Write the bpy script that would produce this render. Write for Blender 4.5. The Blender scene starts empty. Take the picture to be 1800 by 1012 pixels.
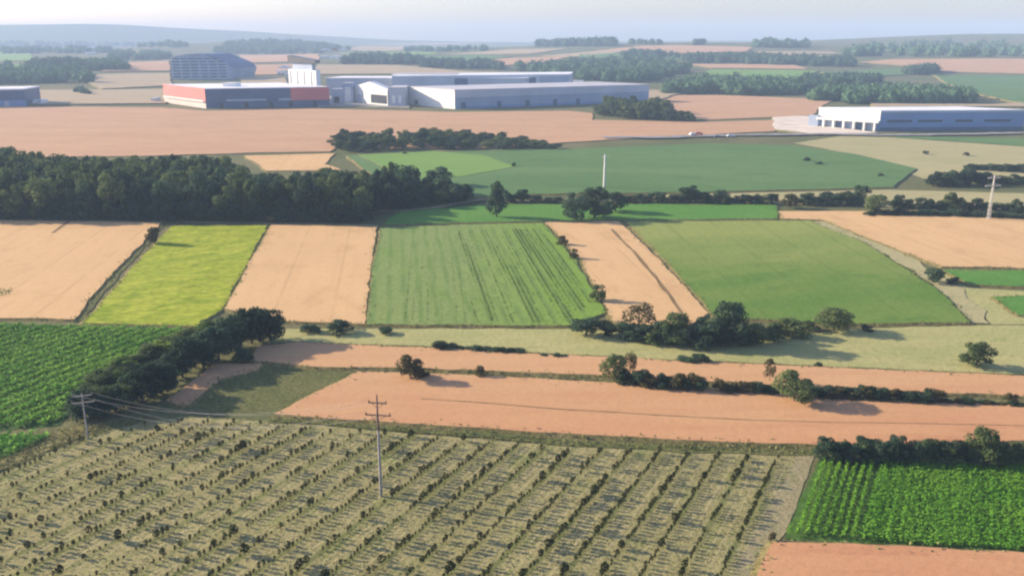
import bpy, math, random
import numpy as np
from mathutils import Vector, noise
from mathutils.geometry import delaunay_2d_cdt

R = math.radians
random.seed(7)
rng = np.random.default_rng(7)
sc = bpy.context.scene
col = sc.collection

# ------------------------------------------------------------------ camera
CAM_H = 55.0
FOC = 1559.0            # focal length in pixels of an 1800 px wide frame
PITCH = math.atan((506 - 64) / FOC)
cam_data = bpy.data.cameras.new('camera')
cam_data.sensor_width = 36.0
cam_data.lens = 36.0 * FOC / 1800.0
cam_data.clip_start = 0.5
cam_data.clip_end = 40000
cam = bpy.data.objects.new('camera', cam_data)
cam.location = (0, 0, CAM_H)
cam.rotation_euler = (R(90) - PITCH, 0, 0)
col.objects.link(cam)
sc.camera = cam

# ------------------------------------------------------------------ sky, sun, exposure
SUN_EL = R(20.0)
SUN_AZ = R(-72.0)       # from +Y, negative to the west (left of the view)
to_sun = Vector((math.sin(SUN_AZ) * math.cos(SUN_EL), math.cos(SUN_AZ) * math.cos(SUN_EL), math.sin(SUN_EL)))
world = bpy.data.worlds.new('World')
sc.world = world
world.use_nodes = True
wn = world.node_tree.nodes
wl = world.node_tree.links
bg = wn['Background']
sky = wn.new('ShaderNodeTexSky')
sky.sky_type = 'NISHITA'
sky.sun_disc = False
sky.sun_elevation = SUN_EL
sky.sun_rotation = SUN_AZ
sky.altitude = 150
sky.air_density = 1.0
sky.dust_density = 1.2
sky.ozone_density = 4.0
tint = wn.new('ShaderNodeMix')      # the faint lavender cast of the photograph's sky
tint.data_type = 'RGBA'
tint.blend_type = 'MULTIPLY'
tint.inputs[0].default_value = 1.0
tint.inputs[7].default_value = (1.17, 0.985, 1.0, 1.0)
wl.new(sky.outputs[0], tint.inputs[6])
wl.new(tint.outputs[2], bg.inputs[0])
bg.inputs[1].default_value = 0.12

sun_data = bpy.data.lights.new('sun', 'SUN')
sun_data.energy = 5.0
sun_data.angle = R(0.55)
sun_data.color = (1.0, 0.84, 0.61)
sun = bpy.data.objects.new('sun', sun_data)
sun.rotation_euler = (-to_sun).to_track_quat('-Z', 'Y').to_euler()
sun.location = (-300, 100, 300)
col.objects.link(sun)

sc.view_settings.view_transform = 'Standard'
sc.view_settings.look = 'None'
sc.view_settings.gamma = 1.0
sc.view_settings.exposure = 1.03
sc.view_settings.use_curve_mapping = False
sc.render.engine = 'CYCLES'
sc.cycles.use_denoising = True
sc.cycles.max_bounces = 5
sc.cycles.diffuse_bounces = 3
sc.cycles.glossy_bounces = 2
sc.cycles.transmission_bounces = 3
sc.cycles.volume_bounces = 1
sc.cycles.caustics_reflective = False
sc.cycles.caustics_refractive = False
sc.cycles.pixel_filter_type = 'BLACKMAN_HARRIS'
sc.cycles.filter_width = 2.2

# ------------------------------------------------------------------ terrain
def sstep(a, b, v):
    t = min(1.0, max(0.0, (v - a) / (b - a)))
    return t * t * (3 - 2 * t)

def T(x, y):
    """height of the land: level farmland, then rolling rises, then far ridges"""
    if y < 560 and abs(x) < 900:
        return 0.0
    w = sstep(560, 1000, max(y, abs(x) * 0.62))
    lat = 0.45 + 0.55 * sstep(-900, 300, x - 0.05 * y)
    z = 27.0 * lat * sstep(850, 2500, y)
    z += 11.0 * math.exp(-((x - 430) / 420) ** 2 - ((y - 2250) / 520) ** 2)
    z += 33.0 * math.exp(-((x - 1500) / 640) ** 2 - ((y - 2900) / 520) ** 2)
    z += 26.0 * math.exp(-((x + 850) / 330) ** 2 - ((y - 2950) / 420) ** 2)
    z += 9.0 * math.exp(-((x - 900) / 300) ** 2 - ((y - 1500) / 260) ** 2)
    z += 7.0 * math.exp(-((x + 700) / 300) ** 2 - ((y - 1500) / 300) ** 2)
    z -= 34.0 * sstep(3050, 4000, y)
    z += w * (3.2 * noise.noise((x / 420, y / 420, 1.3)) + 5.0 * sstep(1200, 2600, y) * noise.noise((x / 900, y / 700, 7.7)))
    # far ridges
    left = 91.0 * sstep(500, -2700, x) + 36.0
    z += left * math.exp(-((y - 4950 - 0.03 * x) / 620) ** 2) * (1.0 + 0.16 * noise.noise((x / 1500, 3.1, 0.4)) + 0.05 * noise.noise((x / 420, 9.1, 0.4)))
    z += 30.0 * sstep(-200, -2600, x) * math.exp(-((y - 3900) / 330) ** 2) * (1.0 + 0.3 * noise.noise((x / 700, 5.5, 0.2)))
    return z

def ray(px, py):
    x = (px - 900.0) / FOC
    u = -(py - 506.0) / FOC
    return Vector((x, math.cos(PITCH) + u * math.sin(PITCH), -math.sin(PITCH) + u * math.cos(PITCH)))

def G(px, py):
    """the point of the land that the given point of the 1800 x 1012 photograph shows"""
    d = ray(px, py)
    if d.z < -1e-4:
        t = -CAM_H / d.z
        if d.y * t < 560:
            return Vector((d.x * t, d.y * t, 0.0))
    t, last = 500.0, 500.0
    while t < 6000:
        p = Vector((d.x * t, d.y * t, CAM_H + d.z * t))
        if p.z <= T(p.x, p.y):
            lo, hi = last, t
            for _ in range(16):
                m = (lo + hi) / 2
                if CAM_H + d.z * m <= T(d.x * m, d.y * m):
                    hi = m
                else:
                    lo = m
            return Vector((d.x * hi, d.y * hi, T(d.x * hi, d.y * hi)))
        last = t
        t *= 1.006
    t = 4900.0
    return Vector((d.x * t, d.y * t, T(d.x * t, d.y * t)))

def mpp(p):
    """metres per photograph pixel at a point"""
    return math.hypot(p.y, CAM_H) / FOC * 0.985

# ------------------------------------------------------------------ object helpers
def tag(o, label=None, cat=None, group=None, kind=None):
    if label: o['label'] = label
    if cat: o['category'] = cat
    if group: o['group'] = group
    if kind: o['kind'] = kind
    return o

def link(name, me, mat=None, parent=None):
    o = bpy.data.objects.new(name, me)
    col.objects.link(o)
    if mat is not None and me is not None and not me.materials:
        me.materials.append(mat)
    if parent is not None:
        o.parent = parent
    return o

def empty(name, loc, rz=0.0):
    o = bpy.data.objects.new(name, None)
    o.location = loc
    o.rotation_euler = (0, 0, rz)
    o.empty_display_size = 0.5
    col.objects.link(o)
    return o

def mesh(name, verts, faces, smooth=False):
    me = bpy.data.meshes.new(name)
    me.from_pydata([tuple(v) for v in verts], [], [tuple(f) for f in faces])
    if smooth:
        me.polygons.foreach_set('use_smooth', [True] * len(me.polygons))
    me.update()
    return me

def quads_mesh(name, V):
    """V: (n,4,3) array of separate quads"""
    n = len(V)
    me = bpy.data.meshes.new(name)
    me.vertices.add(n * 4)
    me.vertices.foreach_set('co', np.asarray(V, dtype=np.float32).ravel())
    me.loops.add(n * 4)
    me.loops.foreach_set('vertex_index', np.arange(n * 4, dtype=np.int32))
    me.polygons.add(n)
    me.polygons.foreach_set('loop_start', np.arange(0, n * 4, 4, dtype=np.int32))
    me.polygons.foreach_set('loop_total', np.full(n, 4, dtype=np.int32))
    me.update(calc_edges=True)
    return me

# ------------------------------------------------------------------ materials
def nodes_of(name):
    m = bpy.data.materials.new(name)
    m.use_nodes = True
    nt = m.node_tree
    b = nt.nodes['Principled BSDF']
    b.inputs['Specular IOR Level'].default_value = 0.1
    b.inputs['Roughness'].default_value = 0.9
    return m, nt, b

def N(nt, t, **kw):
    n = nt.nodes.new(t)
    for k, v in kw.items():
        if k in n.inputs.keys():
            n.inputs[k].default_value = v
        else:
            setattr(n, k, v)
    return n

def mixc(nt, fac, a, b, mode='MIX'):
    n = nt.nodes.new('ShaderNodeMix')
    n.data_type = 'RGBA'
    n.blend_type = mode
    for sock, v in ((n.inputs[0], fac), (n.inputs[6], a), (n.inputs[7], b)):
        if hasattr(v, 'is_output'):
            nt.links.new(v, sock)
        else:
            sock.default_value = v if not isinstance(v, tuple) else (*v, 1.0)
    return n.outputs[2]

def ramp(nt, src, lo, hi):
    n = nt.nodes.new('ShaderNodeMapRange')
    nt.links.new(src, n.inputs[0])
    n.inputs[1].default_value = lo
    n.inputs[2].default_value = hi
    return n.outputs[0]

def field_mat(name, c1, c2, c3=None, big=28.0, stripe=None, bump=0.3, fine=1.2, fine_amt=0.25, stretch=None, stripe2=None, grad=None):
    """ground or crop: two tones in broad patches, fine mottling, optional drilled rows (angle, spacing, strength, colour)"""
    m, nt, b = nodes_of(name)
    L = nt.links
    tc = N(nt, 'ShaderNodeTexCoord')
    src = tc.outputs['Object']
    if stretch:
        mp = N(nt, 'ShaderNodeMapping')
        L.new(src, mp.inputs[0])
        mp.inputs['Rotation'].default_value = (0, 0, stretch[0])
        ms = N(nt, 'ShaderNodeMapping')
        L.new(mp.outputs[0], ms.inputs[0])
        ms.inputs['Scale'].default_value = (1, stretch[1], 1)
        bsrc = ms.outputs[0]
    else:
        bsrc = src
    n1 = N(nt, 'ShaderNodeTexNoise', Scale=1.0 / big, Detail=5.0, Roughness=0.6)
    L.new(bsrc, n1.inputs['Vector'])
    c = mixc(nt, ramp(nt, n1.outputs[0], 0.36, 0.64), c1, c2)
    if c3:
        n3 = N(nt, 'ShaderNodeTexNoise', Scale=2.7 / big, Detail=4.0, Roughness=0.65)
        L.new(bsrc, n3.inputs['Vector'])
        c = mixc(nt, ramp(nt, n3.outputs[0], 0.54, 0.72), c, c3)
    if grad:
        ax, lo, hi, gcol, gamt = grad
        sg = N(nt, 'ShaderNodeSeparateXYZ')
        L.new(src, sg.inputs[0])
        ad = N(nt, 'ShaderNodeMath', operation='MULTIPLY_ADD')
        L.new(n1.outputs[0], ad.inputs[0])
        ad.inputs[1].default_value = (hi - lo) * 0.9
        L.new(sg.outputs[ax], ad.inputs[2])
        gm = N(nt, 'ShaderNodeMath', operation='MULTIPLY')
        L.new(ramp(nt, ad.outputs[0], lo + (hi - lo) * .45, hi + (hi - lo) * .45), gm.inputs[0])
        gm.inputs[1].default_value = gamt
        c = mixc(nt, gm.outputs[0], c, gcol)
    n2 = N(nt, 'ShaderNodeTexNoise', Scale=1.0 / fine, Detail=3.0, Roughness=0.7)
    L.new(src, n2.inputs['Vector'])
    hs = N(nt, 'ShaderNodeMixRGB') if False else None
    dark = mixc(nt, 1.0, c, (1 - fine_amt * 1.6,) * 3, 'MULTIPLY')
    c = mixc(nt, ramp(nt, n2.outputs[0], 0.68, 0.36), c, dark)
    for q, st in enumerate((stripe, stripe2)):
        if not st:
            continue
        ang, sp, amt, scol = st[:4]
        edge = st[4] if len(st) > 4 else 0.1
        mp = N(nt, 'ShaderNodeMapping')
        L.new(src, mp.inputs[0])
        mp.inputs['Rotation'].default_value = (0, 0, ang)
        sx = N(nt, 'ShaderNodeSeparateXYZ')
        L.new(mp.outputs[0], sx.inputs[0])
        nz = N(nt, 'ShaderNodeTexNoise', Scale=0.05, Detail=2.0)
        L.new(src, nz.inputs['Vector'])
        ma = N(nt, 'ShaderNodeMath', operation='MULTIPLY_ADD')
        L.new(nz.outputs[0], ma.inputs[0])
        ma.inputs[1].default_value = sp * 0.5 if q == 0 else 0.0
        if q:
            po = N(nt, 'ShaderNodeMath', operation='SUBTRACT')
            L.new(sx.outputs[0], po.inputs[0])
            po.inputs[1].default_value = ROW_PHASE
            L.new(po.outputs[0], ma.inputs[2])
        else:
            L.new(sx.outputs[0], ma.inputs[2])
        m2 = N(nt, 'ShaderNodeMath', operation='MULTIPLY')
        L.new(ma.outputs[0], m2.inputs[0])
        m2.inputs[1].default_value = 2 * math.pi / sp
        s = N(nt, 'ShaderNodeMath', operation='SINE')
        L.new(m2.outputs[0], s.inputs[0])
        nb = N(nt, 'ShaderNodeTexNoise', Scale=0.09, Detail=2.0)
        L.new(src, nb.inputs['Vector'])
        gate = ramp(nt, nb.outputs[0], 0.32, 0.55)
        f = ramp(nt, s.outputs[0], edge, 1.0)
        mm = N(nt, 'ShaderNodeMath', operation='MULTIPLY')
        L.new(f, mm.inputs[0])
        L.new(gate, mm.inputs[1])
        m3 = N(nt, 'ShaderNodeMath', operation='MULTIPLY')
        L.new(mm.outputs[0], m3.inputs[0])
        m3.inputs[1].default_value = amt
        c = mixc(nt, m3.outputs[0], c, scol)
    L.new(c, b.inputs['Base Color'])
    if bump:
        bp = N(nt, 'ShaderNodeBump', Strength=bump, Distance=0.5)
        L.new(n2.outputs[0], bp.inputs['Height'])
        L.new(bp.outputs[0], b.inputs['Normal'])
    return m

def leaf_mat(name, c1, c2, var=0.25, trans=0.25, scale=3.0):
    m, nt, b = nodes_of(name)
    L = nt.links
    tc = N(nt, 'ShaderNodeTexCoord')
    n1 = N(nt, 'ShaderNodeTexNoise', Scale=scale, Detail=3.0)
    L.new(tc.outputs['Object'], n1.inputs['Vector'])
    c = mixc(nt, ramp(nt, n1.outputs[0], 0.35, 0.65), c1, c2)
    oi = N(nt, 'ShaderNodeObjectInfo')
    hsv = N(nt, 'ShaderNodeHueSaturation')
    mr = nt.nodes.new('ShaderNodeMapRange')
    L.new(oi.outputs['Random'], mr.inputs[0])
    mr.inputs[3].default_value = 1 - var
    mr.inputs[4].default_value = 1 + var
    L.new(mr.outputs[0], hsv.inputs['Value'])
    mh = nt.nodes.new('ShaderNodeMapRange')
    L.new(oi.outputs['Random'], mh.inputs[0])
    mh.inputs[3].default_value = 0.515
    mh.inputs[4].default_value = 0.485
    L.new(mh.outputs[0], hsv.inputs['Hue'])
    L.new(c, hsv.inputs['Color'])
    L.new(hsv.outputs[0], b.inputs['Base Color'])
    if trans:
        tr = N(nt, 'ShaderNodeBsdfTranslucent')
        L.new(hsv.outputs[0], tr.inputs[0])
        mx = N(nt, 'ShaderNodeMixShader')
        mx.inputs[0].default_value = trans
        L.new(b.outputs[0], mx.inputs[1])
        L.new(tr.outputs[0], mx.inputs[2])
        L.new(mx.outputs[0], nt.nodes['Material Output'].inputs[0])
    return m

def plain(name, c, rough=0.38, var=0.12, scale=0.4, metal=0.0, spec=0.3):
    m, nt, b = nodes_of(name)
    tc = N(nt, 'ShaderNodeTexCoord')
    n1 = N(nt, 'ShaderNodeTexNoise', Scale=scale, Detail=4.0)
    nt.links.new(tc.outputs['Object'], n1.inputs['Vector'])
    d = tuple(v * (1 - 2 * var) for v in c)
    l = tuple(min(1, v * (1 + var)) for v in c)
    nt.links.new(mixc(nt, ramp(nt, n1.outputs[0], 0.3, 0.7), d, l), b.inputs['Base Color'])
    b.inputs['Roughness'].default_value = rough
    b.inputs['Metallic'].default_value = metal
    b.inputs['Specular IOR Level'].default_value = spec
    return m

ROWA = R(27.2)          # the orchard's rows, measured from the viewing direction
_o = G(1060, 790)
ROW_PHASE = _o.x * math.cos(ROWA) - _o.y * math.sin(ROWA) - 3.68 / 4
M = {}
M['land'] = field_mat('rough_grass', (0.13, 0.15, 0.055), (0.21, 0.19, 0.09), (0.11, 0.14, 0.045), big=60)
M['wheat'] = field_mat('ripe_wheat', (0.61, 0.395, 0.195), (0.66, 0.43, 0.215), (0.54, 0.34, 0.16), big=26, bump=0.12, fine=0.7, stripe=(R(-8), 4.5, 0.25, (0.54, 0.335, 0.165)), stripe2=(R(-7.5), 12.0, 0.45, (0.44, 0.28, 0.13), 0.965), fine_amt=0.07, stretch=(R(-8), 0.5))
M['wheat_red'] = field_mat('ripe_reddish_wheat', (0.53, 0.265, 0.135), (0.55, 0.30, 0.15), (0.46, 0.215, 0.11), big=45, bump=0.12, fine=0.7, stripe=(R(87), 6.5, 0.22, (0.45, 0.215, 0.11)), fine_amt=0.07, stretch=(R(3), 5), grad=(1, 112.0, 138.0, (0.57, 0.345, 0.175), 0.8))
M['wheat_far'] = field_mat('far_ripe_wheat', (0.48, 0.285, 0.165), (0.53, 0.325, 0.19), (0.44, 0.265, 0.15), big=60, stripe=(R(80), 14.0, 0.25, (0.42, 0.25, 0.14)), fine=4, fine_amt=0.05, stretch=(0, 2.5))
M['yellow_green'] = field_mat('yellowing_meadow', (0.25, 0.335, 0.015), (0.43, 0.455, 0.045), (0.15, 0.26, 0.012), big=9, fine=1.6, fine_amt=0.2, stretch=(R(-30), 2.0))
M['green'] = field_mat('green_crop', (0.105, 0.205, 0.033), (0.165, 0.24, 0.05), (0.09, 0.185, 0.028), big=38, fine_amt=0.1, stripe2=(R(-3), 14.0, 0.4, (0.10, 0.16, 0.03), 0.965), stripe=(R(-3), 3.5, 0.2, (0.15, 0.24, 0.05)), stretch=(R(-20), 2.2), grad=(1, 195.0, 255.0, (0.29, 0.32, 0.085), 0.85))
M['green_strip'] = field_mat('green_strip_crop', (0.09, 0.235, 0.038), (0.12, 0.26, 0.045), big=30, fine_amt=0.12)
M['green_far'] = field_mat('far_green_crop', (0.095, 0.185, 0.06), (0.13, 0.22, 0.075), (0.08, 0.155, 0.05), big=120, fine=4, fine_amt=0.08, stretch=(R(10), 3))
M['green_bright'] = field_mat('bright_green_crop', (0.16, 0.29, 0.065), (0.185, 0.31, 0.07), big=60, fine_amt=0.08)
M['soil_green'] = field_mat('crop_soil', (0.075, 0.165, 0.03), (0.095, 0.185, 0.035), big=16)
M['soil_dark'] = field_mat('dark_crop_soil', (0.06, 0.13, 0.03), (0.075, 0.15, 0.035), big=16)  # darker soil tone, so the gaps between crop rows stand out
M['grey_green'] = field_mat('thin_green_crop', (0.20, 0.28, 0.08), (0.235, 0.30, 0.095), (0.165, 0.27, 0.05), big=20, stripe=(R(-7.2), 3.3, 0.85, (0.13, 0.21, 0.05)), fine_amt=0.12, stretch=(R(-7), 0.22), grad=(0, -14.0, 12.0, (0.19, 0.32, 0.04), 0.8))
M['meadow'] = field_mat('pale_meadow', (0.35, 0.35, 0.14), (0.42, 0.39, 0.165), (0.28, 0.31, 0.11), big=22, fine_amt=0.1, stretch=(R(5), 3))
M['khaki'] = field_mat('khaki_meadow', (0.37, 0.34, 0.17), (0.42, 0.37, 0.19), (0.30, 0.29, 0.135), big=60, fine_amt=0.08, stretch=(R(5), 3))
M['tan_far'] = field_mat('dry_far_plot', (0.40, 0.31, 0.19), (0.45, 0.345, 0.215), (0.33, 0.28, 0.16), big=80, fine=4, fine_amt=0.06, stretch=(0, 3))
M['orchard'] = field_mat('mown_orchard_grass', (0.31, 0.285, 0.12), (0.395, 0.35, 0.16), (0.23, 0.265, 0.075), big=9, stripe=(ROWA, 0.92, 0.6, (0.42, 0.355, 0.19)), stripe2=(ROWA, 3.68, 0.85, (0.125, 0.145, 0.045), 0.35), fine=0.5, fine_amt=0.25, stretch=(ROWA, 0.35))
M['dry_grass'] = field_mat('dry_verge', (0.28, 0.26, 0.11), (0.35, 0.30, 0.14), (0.19, 0.21, 0.065), big=8, fine=0.7, fine_amt=0.3)
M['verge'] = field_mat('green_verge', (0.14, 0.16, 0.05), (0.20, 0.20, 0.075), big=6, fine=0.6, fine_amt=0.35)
M['margin'] = field_mat('grass_margin', (0.20, 0.17, 0.065), (0.28, 0.23, 0.10), (0.13, 0.14, 0.045), big=7, fine=0.8, fine_amt=0.3)
M['track'] = field_mat('sandy_track', (0.31, 0.27, 0.145), (0.36, 0.305, 0.175), (0.20, 0.215, 0.085), big=4, stripe=(ROWA, 1.7, 0.35, (0.25, 0.25, 0.12)), fine=0.6, fine_amt=0.2)
M['groove'] = field_mat('wheel_track', (0.24, 0.16, 0.075), (0.30, 0.2, 0.1), big=6)
M['asphalt'] = plain('asphalt', (0.27, 0.26, 0.26), 0.85, 0.15, 0.2)
M['concrete'] = plain('yard_concrete', (0.68, 0.58, 0.48), 0.85, 0.1, 0.1)
M['gravel'] = plain('factory_yard', (0.30, 0.28, 0.26), 0.9, 0.2, 0.06)

M['leaf'] = leaf_mat('oak_leaves', (0.036, 0.072, 0.044), (0.072, 0.118, 0.062), trans=0.35, var=0.35)
M['leaf_light'] = leaf_mat('willow_leaves', (0.085, 0.13, 0.05), (0.14, 0.18, 0.068), trans=0.35)
M['leaf_brown'] = leaf_mat('dull_leaves', (0.075, 0.07, 0.032), (0.10, 0.095, 0.04))
M['leaf_green'] = leaf_mat('sunlit_leaves', (0.11, 0.185, 0.035), (0.16, 0.235, 0.05))  # leaf colour brightened to imitate sun on the diagonal hedge's flank
M['leaf_far'] = leaf_mat('distant_leaves', (0.05, 0.11, 0.062), (0.085, 0.155, 0.085), scale=0.06)
M['corn'] = leaf_mat('corn_leaves', (0.12, 0.28, 0.025), (0.165, 0.33, 0.034), var=0.0, scale=0.12)
M['sunflower'] = leaf_mat('row_crop_leaves', (0.13, 0.34, 0.045), (0.20, 0.42, 0.06), var=0.0, scale=0.10)
M['thin_crop'] = leaf_mat('thin_crop_leaves', (0.14, 0.20, 0.06), (0.21, 0.29, 0.085), var=0.0, scale=0.12)
M['grass'] = leaf_mat('grass_blades', (0.16, 0.18, 0.06), (0.24, 0.23, 0.09), var=0.0, scale=0.2)
M['bark'] = plain('bark', (0.11, 0.085, 0.06), 0.95, 0.2, 6.0)
M['pole_wood'] = plain('weathered_pole', (0.34, 0.31, 0.27), 0.85, 0.12, 1.5)
M['pole_dark'] = plain('rusty_steel', (0.20, 0.13, 0.10), 0.8, 0.15, 3.0)
M['pole_white'] = plain('pale_concrete_pole', (0.62, 0.60, 0.56), 0.8, 0.06, 1.0)
M['insulator'] = plain('glazed_insulator', (0.16, 0.09, 0.06), 0.3, 0.05, 1.0)
M['wire'] = plain('aluminium_wire', (0.45, 0.43, 0.42), 0.5, 0.05, 1.0, metal=0.6)
M['white_clad'] = plain('white_cladding', (0.82, 0.80, 0.76), 0.5, 0.03, 0.05)
M['grey_clad'] = plain('light_grey_cladding', (0.50, 0.52, 0.58), 0.5, 0.06, 0.05)
M['blue_clad'] = plain('blue_cladding', (0.18, 0.29, 0.50), 0.45, 0.08, 0.05)
M['navy_clad'] = plain('navy_cladding', (0.075, 0.12, 0.22), 0.45, 0.1, 0.05)
M['red_clad'] = plain('red_cladding', (0.68, 0.17, 0.15), 0.5, 0.05, 0.05)
M['pink_clad'] = plain('pale_plinth', (0.60, 0.50, 0.46), 0.6, 0.06, 0.05)
M['roof_grey'] = plain('grey_roof_membrane', (0.50, 0.48, 0.50), 0.6, 0.06, 0.04)
M['roof_white'] = plain('white_roof_sheet', (0.80, 0.79, 0.80), 0.55, 0.04, 0.04)
M['dark'] = plain('dark_opening', (0.03, 0.035, 0.045), 0.4, 0.1, 0.2)
M['glass'] = plain('window_glass', (0.05, 0.08, 0.13), 0.12, 0.1, 0.2, spec=0.5)
M['steel_blue'] = plain('blue_grey_steel', (0.32, 0.39, 0.51), 0.45, 0.1, 0.05)
M['tile_red'] = plain('red_roof_tiles', (0.35, 0.12, 0.07), 0.8, 0.15, 0.5)
M['paint_white'] = plain('white_paint', (0.80, 0.80, 0.80), 0.3, 0.02, 0.5, spec=0.5)
M['paint_red'] = plain('red_paint', (0.45, 0.07, 0.05), 0.3, 0.03, 0.5, spec=0.5)
M['paint_dark'] = plain('dark_paint', (0.05, 0.05, 0.06), 0.3, 0.03, 0.5, spec=0.5)
M['rubber'] = plain('tyre_rubber', (0.03, 0.03, 0.03), 0.85, 0.05, 1.0)

# ------------------------------------------------------------------ land
def axis_steps(lo, hi, s0, g):
    out = [0.0]
    s = s0
    while out[-1] < hi:
        out.append(out[-1] + s)
        s *= g
    neg = [0.0]
    s = s0
    while neg[-1] > lo:
        neg.append(neg[-1] - s)
        s *= g
    return neg[:0:-1] + out

def build_land():
    ys = [-700, -350, -100, 50, 200, 400, 560]
    s = 22.0
    while ys[-1] < 5900:
        ys.append(ys[-1] + s)
        s *= 1.018
    xs = axis_steps(-5600, 5600, 24.0, 1.02)
    nx = len(xs)
    V = [(x, y, T(x, y)) for y in ys for x in xs]
    F = [(j * nx + i, j * nx + i + 1, (j + 1) * nx + i + 1, (j + 1) * nx + i) for j in range(len(ys) - 1) for i in range(nx - 1)]
    o = link('terrain', mesh('terrain', V, F, True), M['land'])
    tag(o, 'grassy farmland rolling away to hazy ridges', kind='structure')
build_land()

def inside(poly, x, y):
    c = False
    j = len(poly) - 1
    for i in range(len(poly)):
        xi, yi = poly[i]
        xj, yj = poly[j]
        if (yi > y) != (yj > y) and x < (xj - xi) * (y - yi) / (yj - yi) + xi:
            c = not c
        j = i
    return c

def ground_poly(pxs):
    return [(g.x, g.y) for g in (G(*p) for p in pxs)]

def rough_outline(poly, step, amp):
    out = []
    n = len(poly)
    for i in range(n):
        a, b = Vector(poly[i]), Vector(poly[(i + 1) % n])
        d = b - a
        k = max(1, min(120, int(d.length / step)))
        nn = Vector((-d.y, d.x)).normalized() if d.length > 1e-6 else Vector((0, 0))
        for q in range(k):
            p = a + d * (q / k)
            if q:
                p += nn * amp * (noise.noise((p.x / (step * 3), p.y / (step * 3), 2.2)) * 1.6 + random.uniform(-.4, .4))
            out.append((p.x, p.y))
    return out

EDGES = []
def sheet(name, pxs, mat, h=0.0, lift=0.02, step=None, amp=None, label=None, world_poly=None, grid=None):
    """a field: its ragged outline draped on the land, its crop standing h above the soil with a skirt round the edge"""
    poly = world_poly or ground_poly(pxs)
    cy = sum(p[1] for p in poly) / len(poly)
    step = step or max(1.6, cy / 80)
    amp = step * 0.16 if amp is None else amp
    out = rough_outline(poly, step, amp)
    n = len(out)
    x0, x1 = min(p[0] for p in out), max(p[0] for p in out)
    y0, y1 = min(p[1] for p in out), max(p[1] for p in out)
    g = grid or max((x1 - x0), (y1 - y0)) / 26
    pts = [Vector(p) for p in out]
    yy = y0 + g / 2
    while yy < y1:
        xx = x0 + g / 2
        while xx < x1:
            if inside(out, xx, yy):
                pts.append(Vector((xx + random.uniform(-.2, .2) * g, yy + random.uniform(-.2, .2) * g)))
            xx += g
        yy += g
    V2, E2, F2, *_ = delaunay_2d_cdt(pts, [], [list(range(n))], 1, 0.01)
    top = [(v.x, v.y, T(v.x, v.y) + lift + h) for v in V2]
    F = [list(f) for f in F2]
    if h > 0:
        cnt = {}
        for f in F:
            for a, b in zip(f, f[1:] + f[:1]):
                cnt[(a, b)] = 1
        low, onm = {}, {}
        edges = [(a, b) for (a, b) in cnt if (b, a) not in cnt]
        for a, b in edges:
            d = Vector((top[b][1] - top[a][1], top[a][0] - top[b][0])).normalized()
            for v in (a, b):
                onm[v] = onm.get(v, Vector((0, 0))) + d
        for v, d in onm.items():
            d = d.normalized() * h * 2.6
            low[v] = len(top)
            top.append((top[v][0] + d.x, top[v][1] + d.y, top[v][2] - h - lift - 0.05))
        for a, b in edges:
            F.append([b, a, low[a], low[b]])
    o = link(name, mesh(name, top, F), mat)
    if h > 0:
        if cy < 290:
            EDGES.append(out)
        o.data.materials.append(M['margin'])
        o.data.polygons.foreach_set('material_index', [0] * len(F2) + [1] * (len(F) - len(F2)))
    tag(o, label, kind='structure')
    return o, out

# ------------------------------------------------------------------ near and middle fields
sheet('orchard_ground', [(-260, 1075), (-130, 905), (0, 832), (150, 768), (250, 742), (320, 733), (480, 740), (700, 760), (1000, 784), (1426, 800), (1350, 905), (1270, 1075)], M['orchard'], lift=0.03, label='mown grass under the rows of orchard saplings')
sheet('track', [(1402, 801), (1432, 801), (1412, 850), (1378, 940), (1352, 965), (1305, 1075), (1255, 1075), (1345, 905)], M['track'], lift=0.05, label='sandy farm track beside the orchard')
sheet('corn_field', [(1440, 808), (1560, 808), (1800, 815), (2510, 825), (2540, 985), (1800, 971), (1380, 947)], M['soil_green'], lift=0.05, label='soil under the dense green corn')
sheet('wheat_field', [(1357, 956), (1500, 960), (1800, 976), (2560, 992), (2600, 1090), (1305, 1090)], M['wheat_red'], h=0.38, label='ripe wheat field below the green corn')
sheet('wheat_field', [(630, 656), (700, 658), (850, 663), (1090, 676), (1250, 687), (1400, 695), (1640, 706), (1800, 714), (2550, 728), (2580, 790), (1800, 778), (1440, 786), (1200, 777), (1000, 766), (700, 747), (482, 731)], M['wheat_red'], h=0.38, label='broad reddish wheat field above the orchard')
sheet('wheat_field', [(452, 612), (520, 604), (600, 608), (760, 614), (930, 624), (1100, 632), (1250, 640), (1440, 648), (1800, 664), (2520, 674), (2550, 712), (1800, 700), (1430, 682), (1250, 674), (1100, 664), (850, 655), (700, 649), (560, 648), (440, 637)], M['wheat_red'], h=0.38, label='long narrow wheat strip between the two hedge lines')
sheet('stubble_strip', [(292, 706), (378, 641), (462, 641), (452, 653), (390, 668), (325, 718)], M['wheat_red'], h=0.25, label='short tan stubble strip beside the shaded hedge')
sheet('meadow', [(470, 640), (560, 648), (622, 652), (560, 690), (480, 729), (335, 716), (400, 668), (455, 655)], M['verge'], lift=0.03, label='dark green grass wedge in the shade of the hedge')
sheet('meadow', [(470, 604), (490, 578), (645, 578), (1000, 578), (1300, 600), (1500, 578), (1720, 572), (1800, 572), (2500, 575), (2530, 668), (1800, 658), (1440, 643), (1250, 635), (930, 619), (760, 609), (600, 603), (520, 600)], M['meadow'], lift=0.05, label='pale mown meadow between the strip fields')
sheet('row_crop_field', [(-330, 575), (0, 569), (130, 572), (345, 577), (330, 600), (225, 655), (135, 705), (105, 748), (0, 756), (-260, 770)], M['soil_dark'], lift=0.05, label='soil under the green row crop')
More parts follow.
